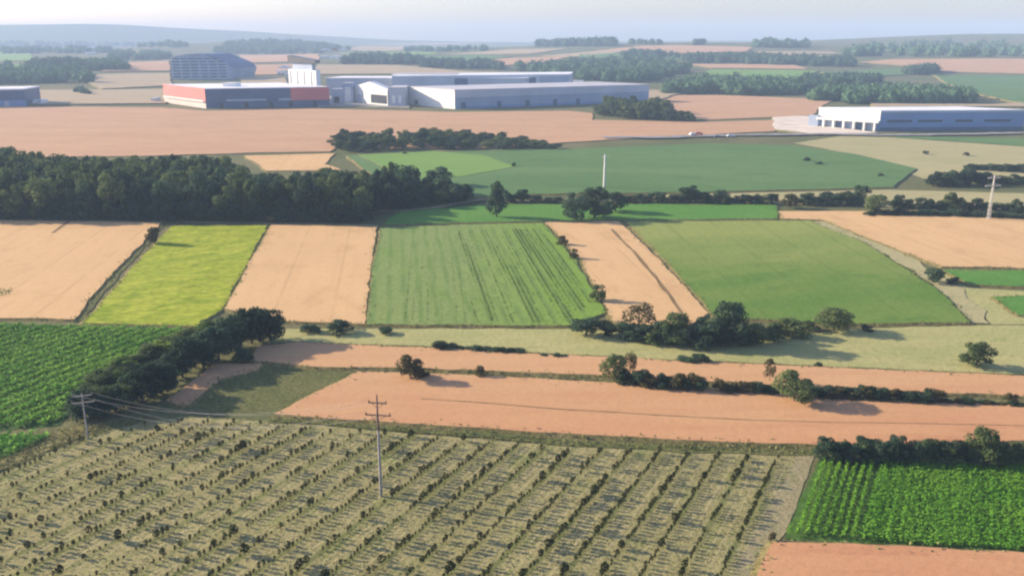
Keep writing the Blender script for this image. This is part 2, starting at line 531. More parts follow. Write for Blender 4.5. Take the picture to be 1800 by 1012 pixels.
sheet('row_crop_field', [(-220, 777), (0, 763), (92, 764), (58, 784), (0, 806), (-200, 880)], M['soil_green'], lift=0.05, label='soil under the smaller block of green row crop')
sheet('verge', [(0, 810), (62, 787), (105, 756), (165, 748), (150, 764), (0, 828), (-170, 905), (-210, 890)], M['dry_grass'], lift=0.05, label='dry grassy verge beside the orchard')
sheet('meadow_field', [(302, 399), (470, 398), (432, 470), (392, 545), (345, 576), (145, 570)], M['yellow_green'], h=0.35, label='yellow green meadow strip with uneven growth')
sheet('wheat_field', [(-330, 392), (0, 389), (285, 393), (210, 470), (130, 564), (0, 562), (-330, 566)], M['wheat'], h=0.38, label='wheat field in front of the dark wood')
sheet('wheat_field', [(477, 397), (664, 401), (652, 470), (641, 572), (500, 567), (395, 545), (436, 470)], M['wheat'], h=0.38, label='wheat strip between the yellow green meadow and the striped green field')
sheet('striped_crop_field', [(670, 402), (800, 397), (955, 394), (1010, 455), (1046, 520), (1064, 553), (1000, 575), (646, 573), (654, 480)], M['grey_green'], h=0.38, label='striped green crop field')
sheet('wheat_field', [(959, 393), (1088, 391), (1165, 465), (1245, 553), (1205, 575), (1085, 575), (1068, 552), (1050, 515), (1016, 452)], M['wheat'], h=0.38, label='narrow wheat strip with a dark wheel track')
sheet('green_field', [(1100, 391), (1424, 390), (1516, 428), (1598, 478), (1660, 522), (1706, 570), (1490, 572), (1258, 560), (1175, 465)], M['green'], h=0.4, label='large smooth green field')
sheet('wheat_field', [(1368, 373), (1522, 373), (1800, 388), (2560, 394), (2580, 478), (1800, 474), (1655, 471), (1545, 428), (1448, 389), (1372, 386)], M['wheat'], h=0.38, label='wheat field in front of the hedge with the tall pylon')
sheet('green_field', [(1658, 477), (1800, 478), (2540, 482), (2550, 512), (1800, 506), (1705, 502)], M['green_strip'], h=0.4, label='small dark green field below the wheat')
sheet('verge', [(1625, 474), (1650, 476), (1700, 505), (1800, 512), (2540, 516), (2540, 570), (1800, 570), (1742, 570), (1695, 520)], M['meadow'], lift=0.05, label='dry grass corner beside the large green field')
sheet('green_field', [(1742, 524), (1830, 520), (2520, 534), (2520, 556), (1790, 556)], M['green_strip'], h=0.3, label='thin green strip in the dry grass corner')
sheet('green_field', [(700, 374), (860, 361), (1100, 360), (1366, 362), (1366, 386), (960, 390), (800, 393), (672, 397)], M['green_strip'], h=0.35, label='bright green strip along the hedge')
sheet('green_field', [(610, 275), (800, 268), (980, 264), (1240, 254), (1390, 257), (1500, 272), (1610, 298), (1570, 331), (1200, 340), (900, 344), (780, 352), (680, 330)], M['green_far'], lift=0.1, h=0.4, label='wide green field beyond the hedge')
sheet('green_field', [(630, 274), (760, 268), (850, 275), (905, 295), (815, 312), (720, 318)], M['green_bright'], h=0.6, label='brighter green wedge in the wide green field')
sheet('khaki_field', [(1395, 252), (1500, 236), (1600, 242), (1800, 256), (2600, 262), (2600, 330), (1800, 320), (1640, 318), (1575, 300), (1500, 272)], M['khaki'], lift=0.1, label='khaki meadow in front of the long blue hall')
sheet('green_field', [(1545, 240), (1800, 244), (2500, 250), (2500, 262), (1800, 258), (1620, 246)], M['green_far'], lift=0.3, label='thin green band in front of the long blue hall')
sheet('khaki_field', [(1100, 344), (1560, 334), (1800, 340), (2600, 345), (2600, 372), (1700, 366), (1400, 360), (1100, 352)], M['khaki'], lift=0.08, label='pale grass strip behind the hedge')
sheet('wheat_field', [(430, 275), (590, 271), (570, 290), (600, 300), (470, 302)], M['wheat'], h=0.38, label='small bright wheat corner behind the wood')
sheet('wheat_field', [(-400, 190), (0, 188), (285, 190), (362, 196), (560, 192), (715, 196), (800, 198), (1000, 196), (1040, 200), (1040, 212), (1230, 216), (1362, 212), (1362, 232), (1200, 240), (990, 252), (880, 262), (590, 262), (580, 268), (440, 270), (250, 276), (0, 278), (-400, 280)], M['wheat_far'], lift=0.1, h=0.38, label='vast pinkish wheat field in front of the factory halls')
sheet('wheat_field', [(1160, 168), (1260, 168), (1470, 176), (1440, 190), (1430, 204), (1240, 212), (1185, 196)], M['wheat_far'], lift=0.1, h=0.38, label='wheat field behind the copse')

# wheel tracks, furrows, field edges
def strip(name, pxs, w, mat, lift, label=None):
    pts = [G(*p) for p in pxs]
    P = []
    for a, b in zip(pts, pts[1:]):
        k = max(1, int((b - a).length / 3))
        for q in range(k):
            P.append(a.lerp(b, q / k))
    P.append(pts[-1])
    V, F = [], []
    for i, p in enumerate(P):
        d = (P[min(i + 1, len(P) - 1)] - P[max(i - 1, 0)])
        d.z = 0
        d.normalize()
        n = Vector((-d.y, d.x, 0))
        ww = w * (0.5 + 0.28 * noise.noise((p.x / 4, p.y / 4, 0.3)))
        off = n * w * 0.4 * noise.noise((p.x / 9, p.y / 9, 5.3))
        for s in (-1, 1):
            q = p + off + n * ww * s
            V.append((q.x, q.y, T(q.x, q.y) + lift))
        if i:
            k = 2 * i
            F.append((k - 2, k - 1, k + 1, k))
    o = link(name, mesh(name, V, F), mat)
    tag(o, label, kind='structure')
    return o

strip('wheel_track', [(1075, 405), (1100, 430), (1140, 475), (1175, 520), (1195, 552)], 0.9, M['groove'], 0.42, 'dark wheel track through the narrow wheat strip')
strip('wheel_track', [(740, 704), (850, 712), (1000, 724), (1150, 733), (1320, 742)], 0.35, M['groove'], 0.415, 'thin wheel track across the reddish wheat')
strip('wheel_track', [(1320, 742), (1450, 746), (1600, 748), (1800, 752)], 0.22, M['groove'], 0.415, 'faint wheel track across the reddish wheat')
strip('wheel_track', [(125, 388), (108, 400), (92, 412)], 1.2, M['groove'], 0.42, 'short dark track at the edge of the wheat')
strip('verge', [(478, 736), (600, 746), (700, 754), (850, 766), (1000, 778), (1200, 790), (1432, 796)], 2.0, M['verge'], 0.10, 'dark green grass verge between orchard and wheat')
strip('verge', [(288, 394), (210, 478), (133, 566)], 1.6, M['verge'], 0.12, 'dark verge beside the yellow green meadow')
strip('verge', [(1246, 556), (1168, 466), (1092, 391)], 1.3, M['dry_grass'], 0.12, 'dry verge between wheat and green field')
strip('verge', [(1434, 390), (1528, 426), (1622, 476), (1680, 516), (1726, 569)], 5.5, M['khaki'], 0.15, 'dry verge along the large green field')
strip('farm_road', [(900, 355), (1100, 348), (1380, 357)], 2.4, M['track'], 0.15, 'pale farm road along the hedge')
strip('farm_road', [(-300, 388), (-100, 384), (300, 389), (665, 397)], 2.2, M['track'], 0.05, 'pale farm road at the foot of the wood')
strip('farm_road', [(665, 373), (700, 374), (760, 368), (850, 352)], 3.0, M['track'], 0.5, 'pale farm road curving round the wood')
strip('road', [(1060, 244), (1180, 243), (1250, 240), (1440, 238), (1560, 240), (1800, 236), (2600, 238)], 8.0, M['asphalt'], 0.9, 'grey asphalt road in front of the far halls')

# ------------------------------------------------------------------ crops that stand in rows
def inside_np(poly, X, Y):
    c = np.zeros(X.shape, bool)
    j = len(poly) - 1
    for i in range(len(poly)):
        xi, yi = poly[i]
        xj, yj = poly[j]
        cond = ((yi > Y) != (yj > Y)) & (X < (xj - xi) * (Y - yi) / (yj - yi + 1e-12) + xi)
        c ^= cond
        j = i
    return c

def leaf_quads(P, size, tilt_up=0.5, along=None):
    """quads of random heading at the points P (n,3); size (n,)"""
    n = len(P)
    th = rng.uniform(0, 2 * np.pi, n)
    a = np.stack([np.cos(th), np.sin(th), rng.uniform(-0.5, 0.5, n)], 1)
    b = np.stack([-np.sin(th) * rng.uniform(.3, 1, n), np.cos(th) * rng.uniform(.3, 1, n), tilt_up * rng.uniform(0.2, 1.6, n)], 1)
    a /= np.linalg.norm(a, axis=1)[:, None]
    b /= np.linalg.norm(b, axis=1)[:, None]
    s = size[:, None]
    return np.stack([P - a * s - b * s * .6, P + a * s - b * s * .6, P + a * s * .55 + b * s * .6, P - a * s * .55 + b * s * .6], 1)

def row_crop(name, pxs, ang, spacing, gap, hgt, leaf, k, mat, label, wob=0.1, patch=0.0, world_poly=None, width=0.2, base=0.06, streak=0.0, tilt=0.3):
    poly = world_poly or ground_poly(pxs)
    A = np.array(poly)
    c = A.mean(0)
    d = np.array([math.sin(ang), math.cos(ang)])
    p = np.array([d[1], -d[0]])
    rel = A - c
    u = rel @ d
    v = rel @ p
    us = np.arange(u.min(), u.max(), gap)
    vs = np.arange(v.min(), v.max(), spacing)
    U, Vv = np.meshgrid(us, vs)
    rowh = np.repeat(rng.uniform(0.75, 1.15, len(vs))[:, None], len(us), 1).ravel()
    keep = np.ones(U.size, bool)
    if streak:
        nr = len(vs)
        ph, am, fr = rng.uniform(0, 6.28, nr), rng.uniform(0.1, 1.0, nr) ** 1.5, rng.uniform(14, 34, nr)
        prob = (am[:, None] * (0.55 + 0.6 * np.sin(us[None, :] / fr[:, None] + ph[:, None]))) * streak
        keep = rng.uniform(0, 1, U.size) < prob.ravel()
    U = U.ravel() + rng.normal(0, gap * .35, U.size)
    Vv = Vv.ravel() + rng.normal(0, wob, Vv.size)
    X = c[0] + U * d[0] + Vv * p[0]
    Y = c[1] + U * d[1] + Vv * p[1]
    ok = inside_np(poly, X, Y) & keep
    if patch:
        nz = np.sin(X * .31 + 1.7 * np.sin(Y * .13)) * np.cos(Y * .27 + 1.3 * np.sin(X * .17))
        ok &= (rng.uniform(0, 1, X.size) > patch * (nz * .5 + .5))
    X, Y, rowh = X[ok], Y[ok], rowh[ok]
    n = X.size
    hp = hgt * rng.uniform(.65, 1.15, n) * rowh
    P, S = [], []
    for q in range(k):
        P.append(np.stack([X + rng.normal(0, width, n), Y + rng.normal(0, width, n), base + hp * rng.uniform(.35, 1.0, n)], 1))
        S.append(leaf * rng.uniform(.6, 1.3, n))
    Q = leaf_quads(np.concatenate(P), np.concatenate(S), tilt)
    o = link(name, quads_mesh(name, Q), mat)
    tag(o, label, 'crop', kind='stuff')
    return o

row_crop('corn_plants', [(1552, 811), (1800, 817), (2510, 827), (2535, 982), (1800, 969), (1505, 950)], ROWA, 0.62, 0.30, 0.75, 0.135, 12, M['corn'], 'dense green corn beside the sandy track', width=0.16, tilt=0.15)
row_crop('corn_plants', [(1443, 811), (1546, 811), (1500, 948), (1384, 943)], ROWA, 0.95, 0.26, 0.9, 0.13, 9, M['corn'], 'young corn in clearly separate rows beside the track', wob=0.05, width=0.12)
row_crop('row_crop_plants', [(-330, 578), (0, 572), (130, 575), (335, 580), (300, 612), (215, 658), (135, 702), (100, 745), (0, 752), (-250, 765)], R(26), 2.5, 0.34, 0.75, 0.22, 16, M['sunflower'], 'leafy green row crop beside the diagonal hedge', wob=0.12, patch=0.15, width=0.40, tilt=0.15)
row_crop('row_crop_plants', [(-215, 780), (0, 766), (88, 767), (55, 783), (0, 802), (-195, 876)], R(26), 1.6, 0.36, 1.1, 0.25, 8, M['sunflower'], 'small leafy block of row crop beside the dry verge', wob=0.2, patch=0.4, width=0.26)

row_crop('crop_rows', [(800, 408), (950, 404), (1042, 530), (1000, 570), (830, 570)], R(-7.2), 1.0, 0.16, 0.26, 0.11, 4, M['thin_crop'], 'dark upright rows of the striped crop field', wob=0.07, streak=1.15, width=0.10, base=0.34)
row_crop('crop_rows', [(682, 460), (735, 416), (800, 408), (828, 570), (658, 568)], R(-5.0), 1.5, 0.18, 0.2, 0.10, 3, M['thin_crop'], 'fainter rows of the striped crop field', wob=0.07, streak=0.55, width=0.10, base=0.34)

# ------------------------------------------------------------------ trees: unit crowns and trunks shared by all copies
def unit_crown(name, seed, lobes, nleaf, leaf, z0=0.2, rad=0.36, cone=0.0, flat=1.0, bushy=False):
    r = np.random.default_rng(seed)
    C, Rr = [], []
    for i in range(lobes):
        t = (i + .5) / lobes
        zc = z0 + (1 - z0) * (0.16 + 0.68 * r.uniform(0, 1))
        rel = (zc - z0) / (1 - z0)
        prof = math.sin(math.pi * min(1, max(0.06, rel * .80 + .16))) if not cone else (1.0 - rel) * 1.15 + .08
        if bushy:
            prof = math.sqrt(max(0.05, 1 - rel ** 2))
        a = r.uniform(0, 2 * math.pi)
        q = rad * prof * math.sqrt(r.uniform(0.05, 1)) * .78
        C.append((q * math.cos(a), q * math.sin(a), zc))
        Rr.append((rad * r.uniform(.30, .52)) * (0.55 + .45 * prof))
    C = np.array(C)
    Rr = np.array(Rr)
    out, nrm = [], []
    need = nleaf
    while need > 0:
        i = r.integers(0, lobes, need * 2)
        dv = r.normal(0, 1, (need * 2, 3))
        dv /= np.linalg.norm(dv, axis=1)[:, None]
        rr = Rr[i] * r.uniform(.62, 1.08, need * 2)
        P = C[i] + dv * rr[:, None] * np.array([1, 1, .82 * flat])
        D = np.linalg.norm((P[:, None, :] - C[None]) / np.array([1, 1, .82 * flat]), axis=2) / Rr[None]
        okk = (D.min(1) > .58) & (P[:, 2] > max(0.01, z0 * .7)) & (P[:, 2] < 1.02)
        P, dv = P[okk], dv[okk]
        out.append(P[:need]); nrm.append(dv[:need])
        need -= len(P[:need])
    P = np.concatenate(out); nv = np.concatenate(nrm)
    n = len(P)
    nv = nv + r.normal(0, .55, (n, 3)); nv[:, 2] += .25
    nv /= np.linalg.norm(nv, axis=1)[:, None]
    h = r.normal(0, 1, (n, 3))
    a = np.cross(nv, h); a /= np.linalg.norm(a, axis=1)[:, None]
    b = np.cross(nv, a)
    s = (leaf * r.uniform(.55, 1.4, n))[:, None]
    e = r.uniform(.55, 1.0, n)[:, None]
    Q = np.stack([P - a * s, P - b * s * e, P + a * s, P + b * s * e], 1)
    return quads_mesh(name, Q)

def tube(V, F, pts, rads, k=6):
    base = len(V)
    for i, (p, r) in enumerate(zip(pts, rads)):
        d = Vector(pts[min(i + 1, len(pts) - 1)]) - Vector(pts[max(i - 1, 0)])
        q = d.to_track_quat('Z', 'Y')
        for j in range(k):
            a = 2 * math.pi * j / k
            v = Vector(p) + q @ Vector((math.cos(a) * r, math.sin(a) * r, 0))
            V.append(tuple(v))
    for i in range(len(pts) - 1):
        for j in range(k):
            F.append((base + i * k + j, base + i * k + (j + 1) % k, base + (i + 1) * k + (j + 1) % k, base + (i + 1) * k + j))
    F.append(tuple(base + (len(pts) - 1) * k + j for j in range(k)))

def unit_trunk(name, seed, r0=0.028, top=0.72, limbs=6):
    r = random.Random(seed)
    V, F = [], []
    pts, rd = [], []
    for i in range(6):
        t = i / 5
        pts.append((r.uniform(-.012, .012) * i, r.uniform(-.012, .012) * i, -0.02 + t * top))
        rd.append(r0 * (1.35 if i == 0 else 1) * (1 - t * .75))
    tube(V, F, pts, rd)
    for i in range(limbs):
        z = r.uniform(.25, .6) * top / .72
        a = 2 * math.pi * (i + r.uniform(-.3, .3)) / limbs
        L = r.uniform(.14, .24)
        tube(V, F, [(0, 0, z), (math.cos(a) * L * .5, math.sin(a) * L * .5, z + L * .4), (math.cos(a) * L, math.sin(a) * L, z + L * .95)], [r0 * .45, r0 * .3, r0 * .12], 5)
    return mesh(name, V, F, True)

CROWN = {'round': [unit_crown('crown', 10 + i, 20, 2600, 0.027, 0.06, 0.40) for i in range(5)],
         'wood': [unit_crown('crown', 30 + i, 18, 1700, 0.034, 0.02, 0.39) for i in range(6)],
         'cone': [unit_crown('crown', 50 + i, 34, 2800, 0.024, 0.05, 0.36, cone=1) for i in range(2)],
         'bush': [unit_crown('foliage', 70 + i, 14, 1300, 0.040, 0.0, 0.46, bushy=True) for i in range(5)],
         'open': [unit_crown('crown', 90 + i, 15, 1100, 0.026, 0.22, 0.42) for i in range(3)]}
TRUNK = [unit_trunk('trunk', i) for i in range(3)]
TCACHE = {}

def with_mat(me, mat):
    key = (me.name, mat.name)
    if key not in TCACHE:
        if not me.materials:
            me.materials.append(mat)
            TCACHE[key] = me
        else:
            c = me.copy()
            c.materials.clear()
            c.materials.append(mat)
            TCACHE[key] = c
    return TCACHE[key]
for t in TRUNK:
    t.materials.append(M['bark'])

def tree(p, h, w, kind='round', mat='leaf', name='tree', label=None, group=None, cat='tree', lean=0.0):
    """w is the crown's full width"""
    e = empty(name, (p.x, p.y, T(p.x, p.y)), random.uniform(0, 6.28))
    k = w / (0.80 if kind != 'bush' else 0.92)
    e.scale = (k, k * random.uniform(.88, 1.12), h)
    if lean:
        e.rotation_euler = (0, lean, 0)
    tag(e, label, cat, group)
    link('trunk', random.choice(TRUNK), None, e)
    link('crown' if kind != 'bush' else 'foliage', with_mat(random.choice(CROWN[kind]), M[mat]), None, e)
    return e

def tree_px(x, y, hp, wp, **kw):
    g = G(x, y)
    s = mpp(g)
    return tree(g, hp * s * 1.02, wp * s, **kw)

def bush_px(x, y, hp, wp, mat='leaf', label=None, group=None, name='bush', cat='bush'):
    return tree_px(x, y, hp, wp, kind='bush', mat=mat, name=name, label=label, group=group, cat=cat)

def scatter(pxs, spacing, seed):
    """points of a ground polygon at least spacing apart"""
    poly = ground_poly(pxs)
    r = random.Random(seed)
    x0, x1 = min(p[0] for p in poly), max(p[0] for p in poly)
    y0, y1 = min(p[1] for p in poly), max(p[1] for p in poly)
    out = []
    for _ in range(12000):
        x, y = r.uniform(x0, x1), r.uniform(y0, y1)
        if inside(poly, x, y) and all((x - a) ** 2 + (y - b) ** 2 > spacing ** 2 for a, b in out):
            out.append((x, y))
    return [Vector((a, b, T(a, b))) for a, b in out]

# the big wood behind the wheat
WOODX = [-120, 0, 66, 82, 240, 262, 300, 420, 448, 500, 560, 612, 650, 700, 740, 800]
WOODY = [238, 240, 244, 268, 270, 264, 262, 264, 290, 300, 284, 283, 290, 294, 320, 336]
for p in scatter([(-130, 386), (300, 386), (655, 391), (640, 372), (600, 352), (430, 350), (380, 322), (240, 318), (60, 318), (-130, 305)], 5.9, 3):
    front = p.y < 268
    h = random.uniform(11.5, 15.5)
    px = 900 + p.x / (p.y * math.cos(PITCH) + CAM_H * math.sin(PITCH)) * FOC
    s_ = mpp(p)
    base_y = 506 + FOC * math.tan(math.atan2(CAM_H, p.y) - PITCH)
    h = min(h, (base_y - np.interp(px, WOODX, WOODY)) * s_ * random.uniform(.82, 1.04))
    h = max(h, 4.5)
    tree(p, h, random.uniform(7.5, 10.5), 'wood', random.choice(['leaf', 'leaf', 'leaf_light', 'leaf_light']), 'broadleaf_tree',
         'broadleaf tree of the dark wood behind the wheat', 'trees of the dark wood behind the wheat')
for p in scatter([(600, 372), (672, 372), (790, 362), (830, 352), (760, 338), (640, 340)], 4.4, 5):
    tree(p, random.uniform(8, 13) * (1.0 if p.x < -35 else .62), random.uniform(6, 8.5), 'wood', random.choice(['leaf', 'leaf', 'leaf_light']), 'tree',
         'tree at the ragged end of the dark wood', 'trees at the ragged end of the dark wood')
# fringe of undergrowth closing the wood's foot
for x in range(-60, 660, 15):
    bush_px(x + random.uniform(-4, 4), 385 + 6 * max(0, x) / 660, random.uniform(26, 40), random.uniform(26, 38), 'leaf',
            'dark undergrowth bush at the foot of the wood', 'undergrowth bushes at the foot of the wood')

# ------------------------------------------------------------------ single trees and bushes (pixel of the foot, height and width in pixels)
tree_px(271, 430, 34, 30, mat='leaf_brown', name='tree', label='small brownish tree alone at the corner of wheat and yellow green meadow')
tree_px(771, 327, 36, 50, mat='leaf', label='broad tree on the bright green wedge behind the wood')
tree_px(873, 383, 70, 46, kind='cone', mat='leaf', name='conifer', label='tall dark conifer alone on the green strip')
tree_px(1012, 388, 52, 55, mat='leaf', label='leafy tree at the edge of the clump on the green strip')
tree_px(1045, 384, 58, 70, mat='leaf', label='biggest dark tree in the clump on the green strip')
tree_px(1082, 374, 40, 44, mat='leaf', label='shorter tree shading the green strip behind the narrow wheat')
bush_px(988, 432, 20, 22, 'leaf_brown', 'round bush at the far top of the narrow wheat strip')
bush_px(1009, 456, 20, 20, 'leaf_brown', 'middle bush on the edge of the narrow wheat strip')
bush_px(1051, 530, 32, 32, 'leaf_light', 'rounded bush casting a shadow onto the narrow wheat strip')
bush_px(1640, 497, 26, 46, 'leaf', 'dark bush at the corner of the small dark green field')
bush_px(1676, 500, 14, 30, 'leaf', 'low bush beside the small dark green field')
tree_px(1716, 643, 46, 62, kind='round', mat='leaf_light', label='round tree alone on the pale meadow')
tree_px(1466, 581, 44, 66, kind='round', mat='leaf_light', label='spreading tree on the edge of the large green field')
bush_px(1420, 580, 18, 40, 'leaf_light', 'low bush beside the spreading tree')
bush_px(1524, 581, 12, 26, 'leaf', 'tiny bush past the spreading tree')
tree_px(722, 668, 50, 50, mat='leaf_brown', label='dull brown tree alone between the two wheat fields')
bush_px(740, 664, 22, 34, 'leaf_brown', 'low bush against the dull brown tree')
bush_px(845, 662, 22, 30, 'leaf_brown', 'small bush alone between the two wheat fields')
tree_px(1080, 670, 54, 46, mat='leaf_light', label='rounded tree at the start of the hedge in the wheat')
tree_px(1107, 664, 52, 26, kind='open', mat='leaf_brown', label='thin sparse tree beside the rounded tree in the wheat')
tree_px(1394, 708, 62, 78, mat='leaf_light', label='bushy green tree standing proud of the wheat hedge')
tree_px(1352, 672, 44, 22, kind='open', mat='leaf_brown', label='thin brown tree behind the bushy green tree')
bush_px(1352, 640, 12, 20, 'leaf_brown', 'small brown bush on the meadow edge behind the bushy green tree')
bush_px(1438, 645, 10, 18, 'leaf', 'tiny dark bush on the meadow edge')
bush_px(1226, 637, 20, 44, 'leaf', 'low dark bush on the meadow edge above the hedge')
bush_px(1200, 635, 8, 40, 'leaf', 'flat bush touching the low dark bush')
bush_px(1776, 709, 22, 30, 'leaf_brown', 'small brown bush at the end of the wheat hedge')
bush_px(545, 584, 15, 42, 'leaf', 'low dark bush below the wheat strip')
bush_px(598, 584, 24, 56, 'leaf', 'taller dark bush below the wheat strip')
bush_px(677, 586, 11, 36, 'leaf', 'smallest bush below the striped green field')
bush_px(772, 615, 16, 34, 'leaf', 'dark bush starting the low hedge on the meadow')
bush_px(425, 637, 30, 40, 'leaf', 'grey green bush beside the stubble strip')
bush_px(1357, 950, 16, 20, 'leaf_brown', 'brown bush at the corner of track and corn')
bush_px(1547, 311, 8, 14, 'leaf', 'tiny dark bush on the end of the wide green field')
bush_px(1627, 272, 7, 14, 'leaf', 'tiny dark bush alone in the khaki meadow')
bush_px(1698, 274, 7, 14, 'leaf', 'tiny dark bush further along the khaki meadow')
bush_px(712, 272, 6, 14, 'leaf', 'tiny bush below the long tree band')
bush_px(903, 294, 8, 12, 'leaf', 'tiny bush at the tip of the bright green wedge')
bush_px(1418, 284, 8, 16, 'leaf', 'small bush in the wide green field')
bush_px(1440, 290, 6, 18, 'leaf', 'flat bush in the wide green field')

def hedge(line, hp, wp, step, mats, label, group, jit=4, tall=0.0, depth=0, kind='bush'):
    """bushes one beside another along a line of photograph points"""
    pts = []
    for (a, b) in zip(line, line[1:]):
        k = max(1, int(math.hypot(b[0] - a[0], b[1] - a[1]) / step))
        pts += [(a[0] + (b[0] - a[0]) * q / k, a[1] + (b[1] - a[1]) * q / k) for q in range(k)]
    for x, y in pts:
        hh = random.uniform(*hp)
        if random.random() < tall: hh *= 1.45
        fx, fy = x + random.uniform(-jit, jit), y + random.uniform(-depth, depth)
        if kind == 'bush':
            bush_px(fx, fy, hh, random.uniform(*wp), random.choice(mats), label, group)
        else:
            tree_px(fx, fy, hh, random.uniform(*wp), kind=kind, mat=random.choice(mats), label=label, group=group)

hedge([(780, 614), (925, 622)], (8, 12), (26, 36), 14, ['leaf'], 'dark low bush of the hedge on the meadow edge', 'bushes of the low hedge on the meadow edge')
hedge([(958, 627), (1008, 630)], (6, 8), (22, 30), 14, ['leaf'], 'flat bush in the gap of the meadow edge', 'flat bushes on the meadow edge')
hedge([(1098, 676), (1170, 684), (1240, 688)], (22, 34), (30, 44), 11, ['leaf', 'leaf_brown'], 'dark bush of the hedge between the rounded tree and the gap', 'bushes of the first hedge in the wheat')
hedge([(1262, 689), (1365, 694)], (14, 27), (30, 44), 12, ['leaf', 'leaf_brown'], 'dark bush of the hedge just before the bushy green tree', 'bushes of the second hedge in the wheat')
hedge([(1425, 698), (1545, 703), (1655, 709)], (19, 28), (30, 42), 12, ['leaf', 'leaf_brown'], 'dark bush of the hedge past the bushy green tree', 'bushes of the third hedge in the wheat')
hedge([(1655, 709), (1800, 716), (1860, 720)], (6, 15), (22, 34), 13, ['leaf', 'leaf_brown'], 'low brown bush trailing off the wheat hedge', 'bushes at the tail of the wheat hedge')
hedge([(860, 664), (1060, 672)], (2, 5), (14, 24), 15, ['leaf_brown'], 'low weedy tuft on the balk between the wheat fields', 'tufts on the balk between the wheat fields')
hedge([(1450, 808), (1540, 810), (1800, 820), (1980, 828)], (30, 46), (36, 52), 13, ['leaf', 'leaf', 'leaf_light'], 'dark bush of the hedge above the corn', 'bushes of the hedge above the corn', depth=3)
tree_px(1726, 818, 74, 62, mat='leaf_light', label='tallest tree of the hedge above the corn')
tree_px(1575, 812, 52, 50, mat='leaf', label='second tree of the hedge above the corn')
# hedge clump below the narrow wheat strip
bush_px(1030, 588, 32, 70, 'leaf', 'dark bush at the foot of the striped green field')
bush_px(1068, 590, 26, 56, 'leaf', 'dark bush joining the hedge clump below the narrow wheat')
tree_px(1122, 590, 62, 58, kind='open', mat='leaf_brown', label='sparse brown tree of the hedge clump below the narrow wheat')
tree_px(1190, 602, 58, 62, mat='leaf_light', label='bright leafy tree in the middle of the hedge clump')
tree_px(1282, 606, 84, 72, mat='leaf', label='tallest dark tree of the hedge clump')
tree_px(1240, 606, 52, 60, mat='leaf', label='dark tree before the tallest one of the hedge clump')
hedge([(1100, 596), (1160, 603), (1250, 609), (1330, 606), (1380, 592), (1412, 585)], (28, 42), (40, 58), 15, ['leaf', 'leaf', 'leaf_light'], 'bush of the hedge clump below the narrow wheat', 'bushes of the hedge clump below the narrow wheat', depth=3)
# diagonal hedge beside the row crop
hedge([(478, 600), (440, 606), (400, 618)], (60, 82), (52, 66), 13, ['leaf', 'leaf'], 'tall tree at the upper end of the diagonal hedge', 'tall trees of the diagonal hedge', depth=4, kind='round')
hedge([(395, 625), (330, 655), (280, 690), (235, 720)], (52, 72), (52, 68), 14, ['leaf', 'leaf'], 'tree of the diagonal hedge beside the row crop', 'trees of the diagonal hedge beside the row crop', depth=8, kind='round')
hedge([(372, 590), (345, 592), (280, 620), (205, 662), (140, 700)], (16, 28), (44, 60), 11, ['leaf_green', 'leaf_light'], 'bright bush on the sunlit flank of the diagonal hedge', 'bushes on the sunlit flank of the diagonal hedge', depth=6)
hedge([(240, 700), (190, 725), (130, 742)], (44, 62), (46, 64), 12, ['leaf', 'leaf_light'], 'bush at the lower end of the diagonal hedge', 'bushes at the lower end of the diagonal hedge', depth=6)
# hedge line along the farm road
hedge([(893, 356), (935, 354)], (16, 24), (30, 40), 14, ['leaf'], 'dark bush beside the tall conifer', 'bushes beside the tall conifer')
hedge([(945, 356), (995, 356)], (8, 14), (24, 32), 13, ['leaf'], 'low bush between conifer and tree clump', 'low bushes between conifer and tree clump')
hedge([(1095, 356), (1180, 355), (1370, 359)], (11, 20), (26, 38), 12, ['leaf', 'leaf', 'leaf_light'], 'bush of the hedge behind the green strip', 'bushes of the hedge behind the green strip')
tree_px(1211, 356, 32, 42, mat='leaf', label='tree rising from the hedge behind the green strip')
tree_px(1266, 356, 24, 34, mat='leaf', label='smaller tree rising from the hedge behind the green strip')
tree_px(1389, 366, 28, 32, mat='leaf_brown', label='brownish tree at the end of the green strip')
hedge([(1410, 360), (1520, 360)], (16, 26), (28, 40), 12, ['leaf', 'leaf', 'leaf_light'], 'bush of the hedge behind the wheat corner', 'bushes of the hedge behind the wheat corner')
tree_px(1511, 356, 32, 36, mat='leaf', label='tree rising from the hedge behind the wheat corner')
tree_px(1540, 376, 36, 48, mat='leaf_light', label='pale leafy tree at the start of the pylon hedge')
tree_px(1578, 374, 34, 34, mat='leaf', label='second tree of the pylon hedge')
hedge([(1530, 379), (1640, 380), (1800, 385), (1960, 389)], (8, 14), (24, 36), 12, ['leaf'], 'low bush of the hedge below the pylon', 'low bushes of the hedge below the pylon')
hedge([(1600, 372), (1700, 372), (1800, 378), (1950, 380)], (20, 30), (28, 42), 15, ['leaf', 'leaf_light'], 'bush of the hedge behind the pylon', 'bushes of the hedge behind the pylon', tall=.2)
hedge([(1640, 326), (1745, 324)], (20, 30), (30, 42), 9, ['leaf'], 'bush of the dense thicket in the khaki meadow', 'bushes of the dense thicket in the khaki meadow', depth=2)
hedge([(1745, 322), (1900, 326)], (12, 18), (30, 42), 12, ['leaf', 'leaf_light'], 'bush trailing off the thicket', 'bushes trailing off the thicket')
hedge([(1705, 298), (1800, 303), (1900, 306)], (10, 16), (28, 40), 12, ['leaf'], 'bush of the hedge above the thicket', 'bushes of the hedge above the thicket')
hedge([(750, 356), (820, 354)], (10, 18), (28, 40), 12, ['leaf'], 'bush on the bend of the farm road', 'bushes on the bend of the farm road')
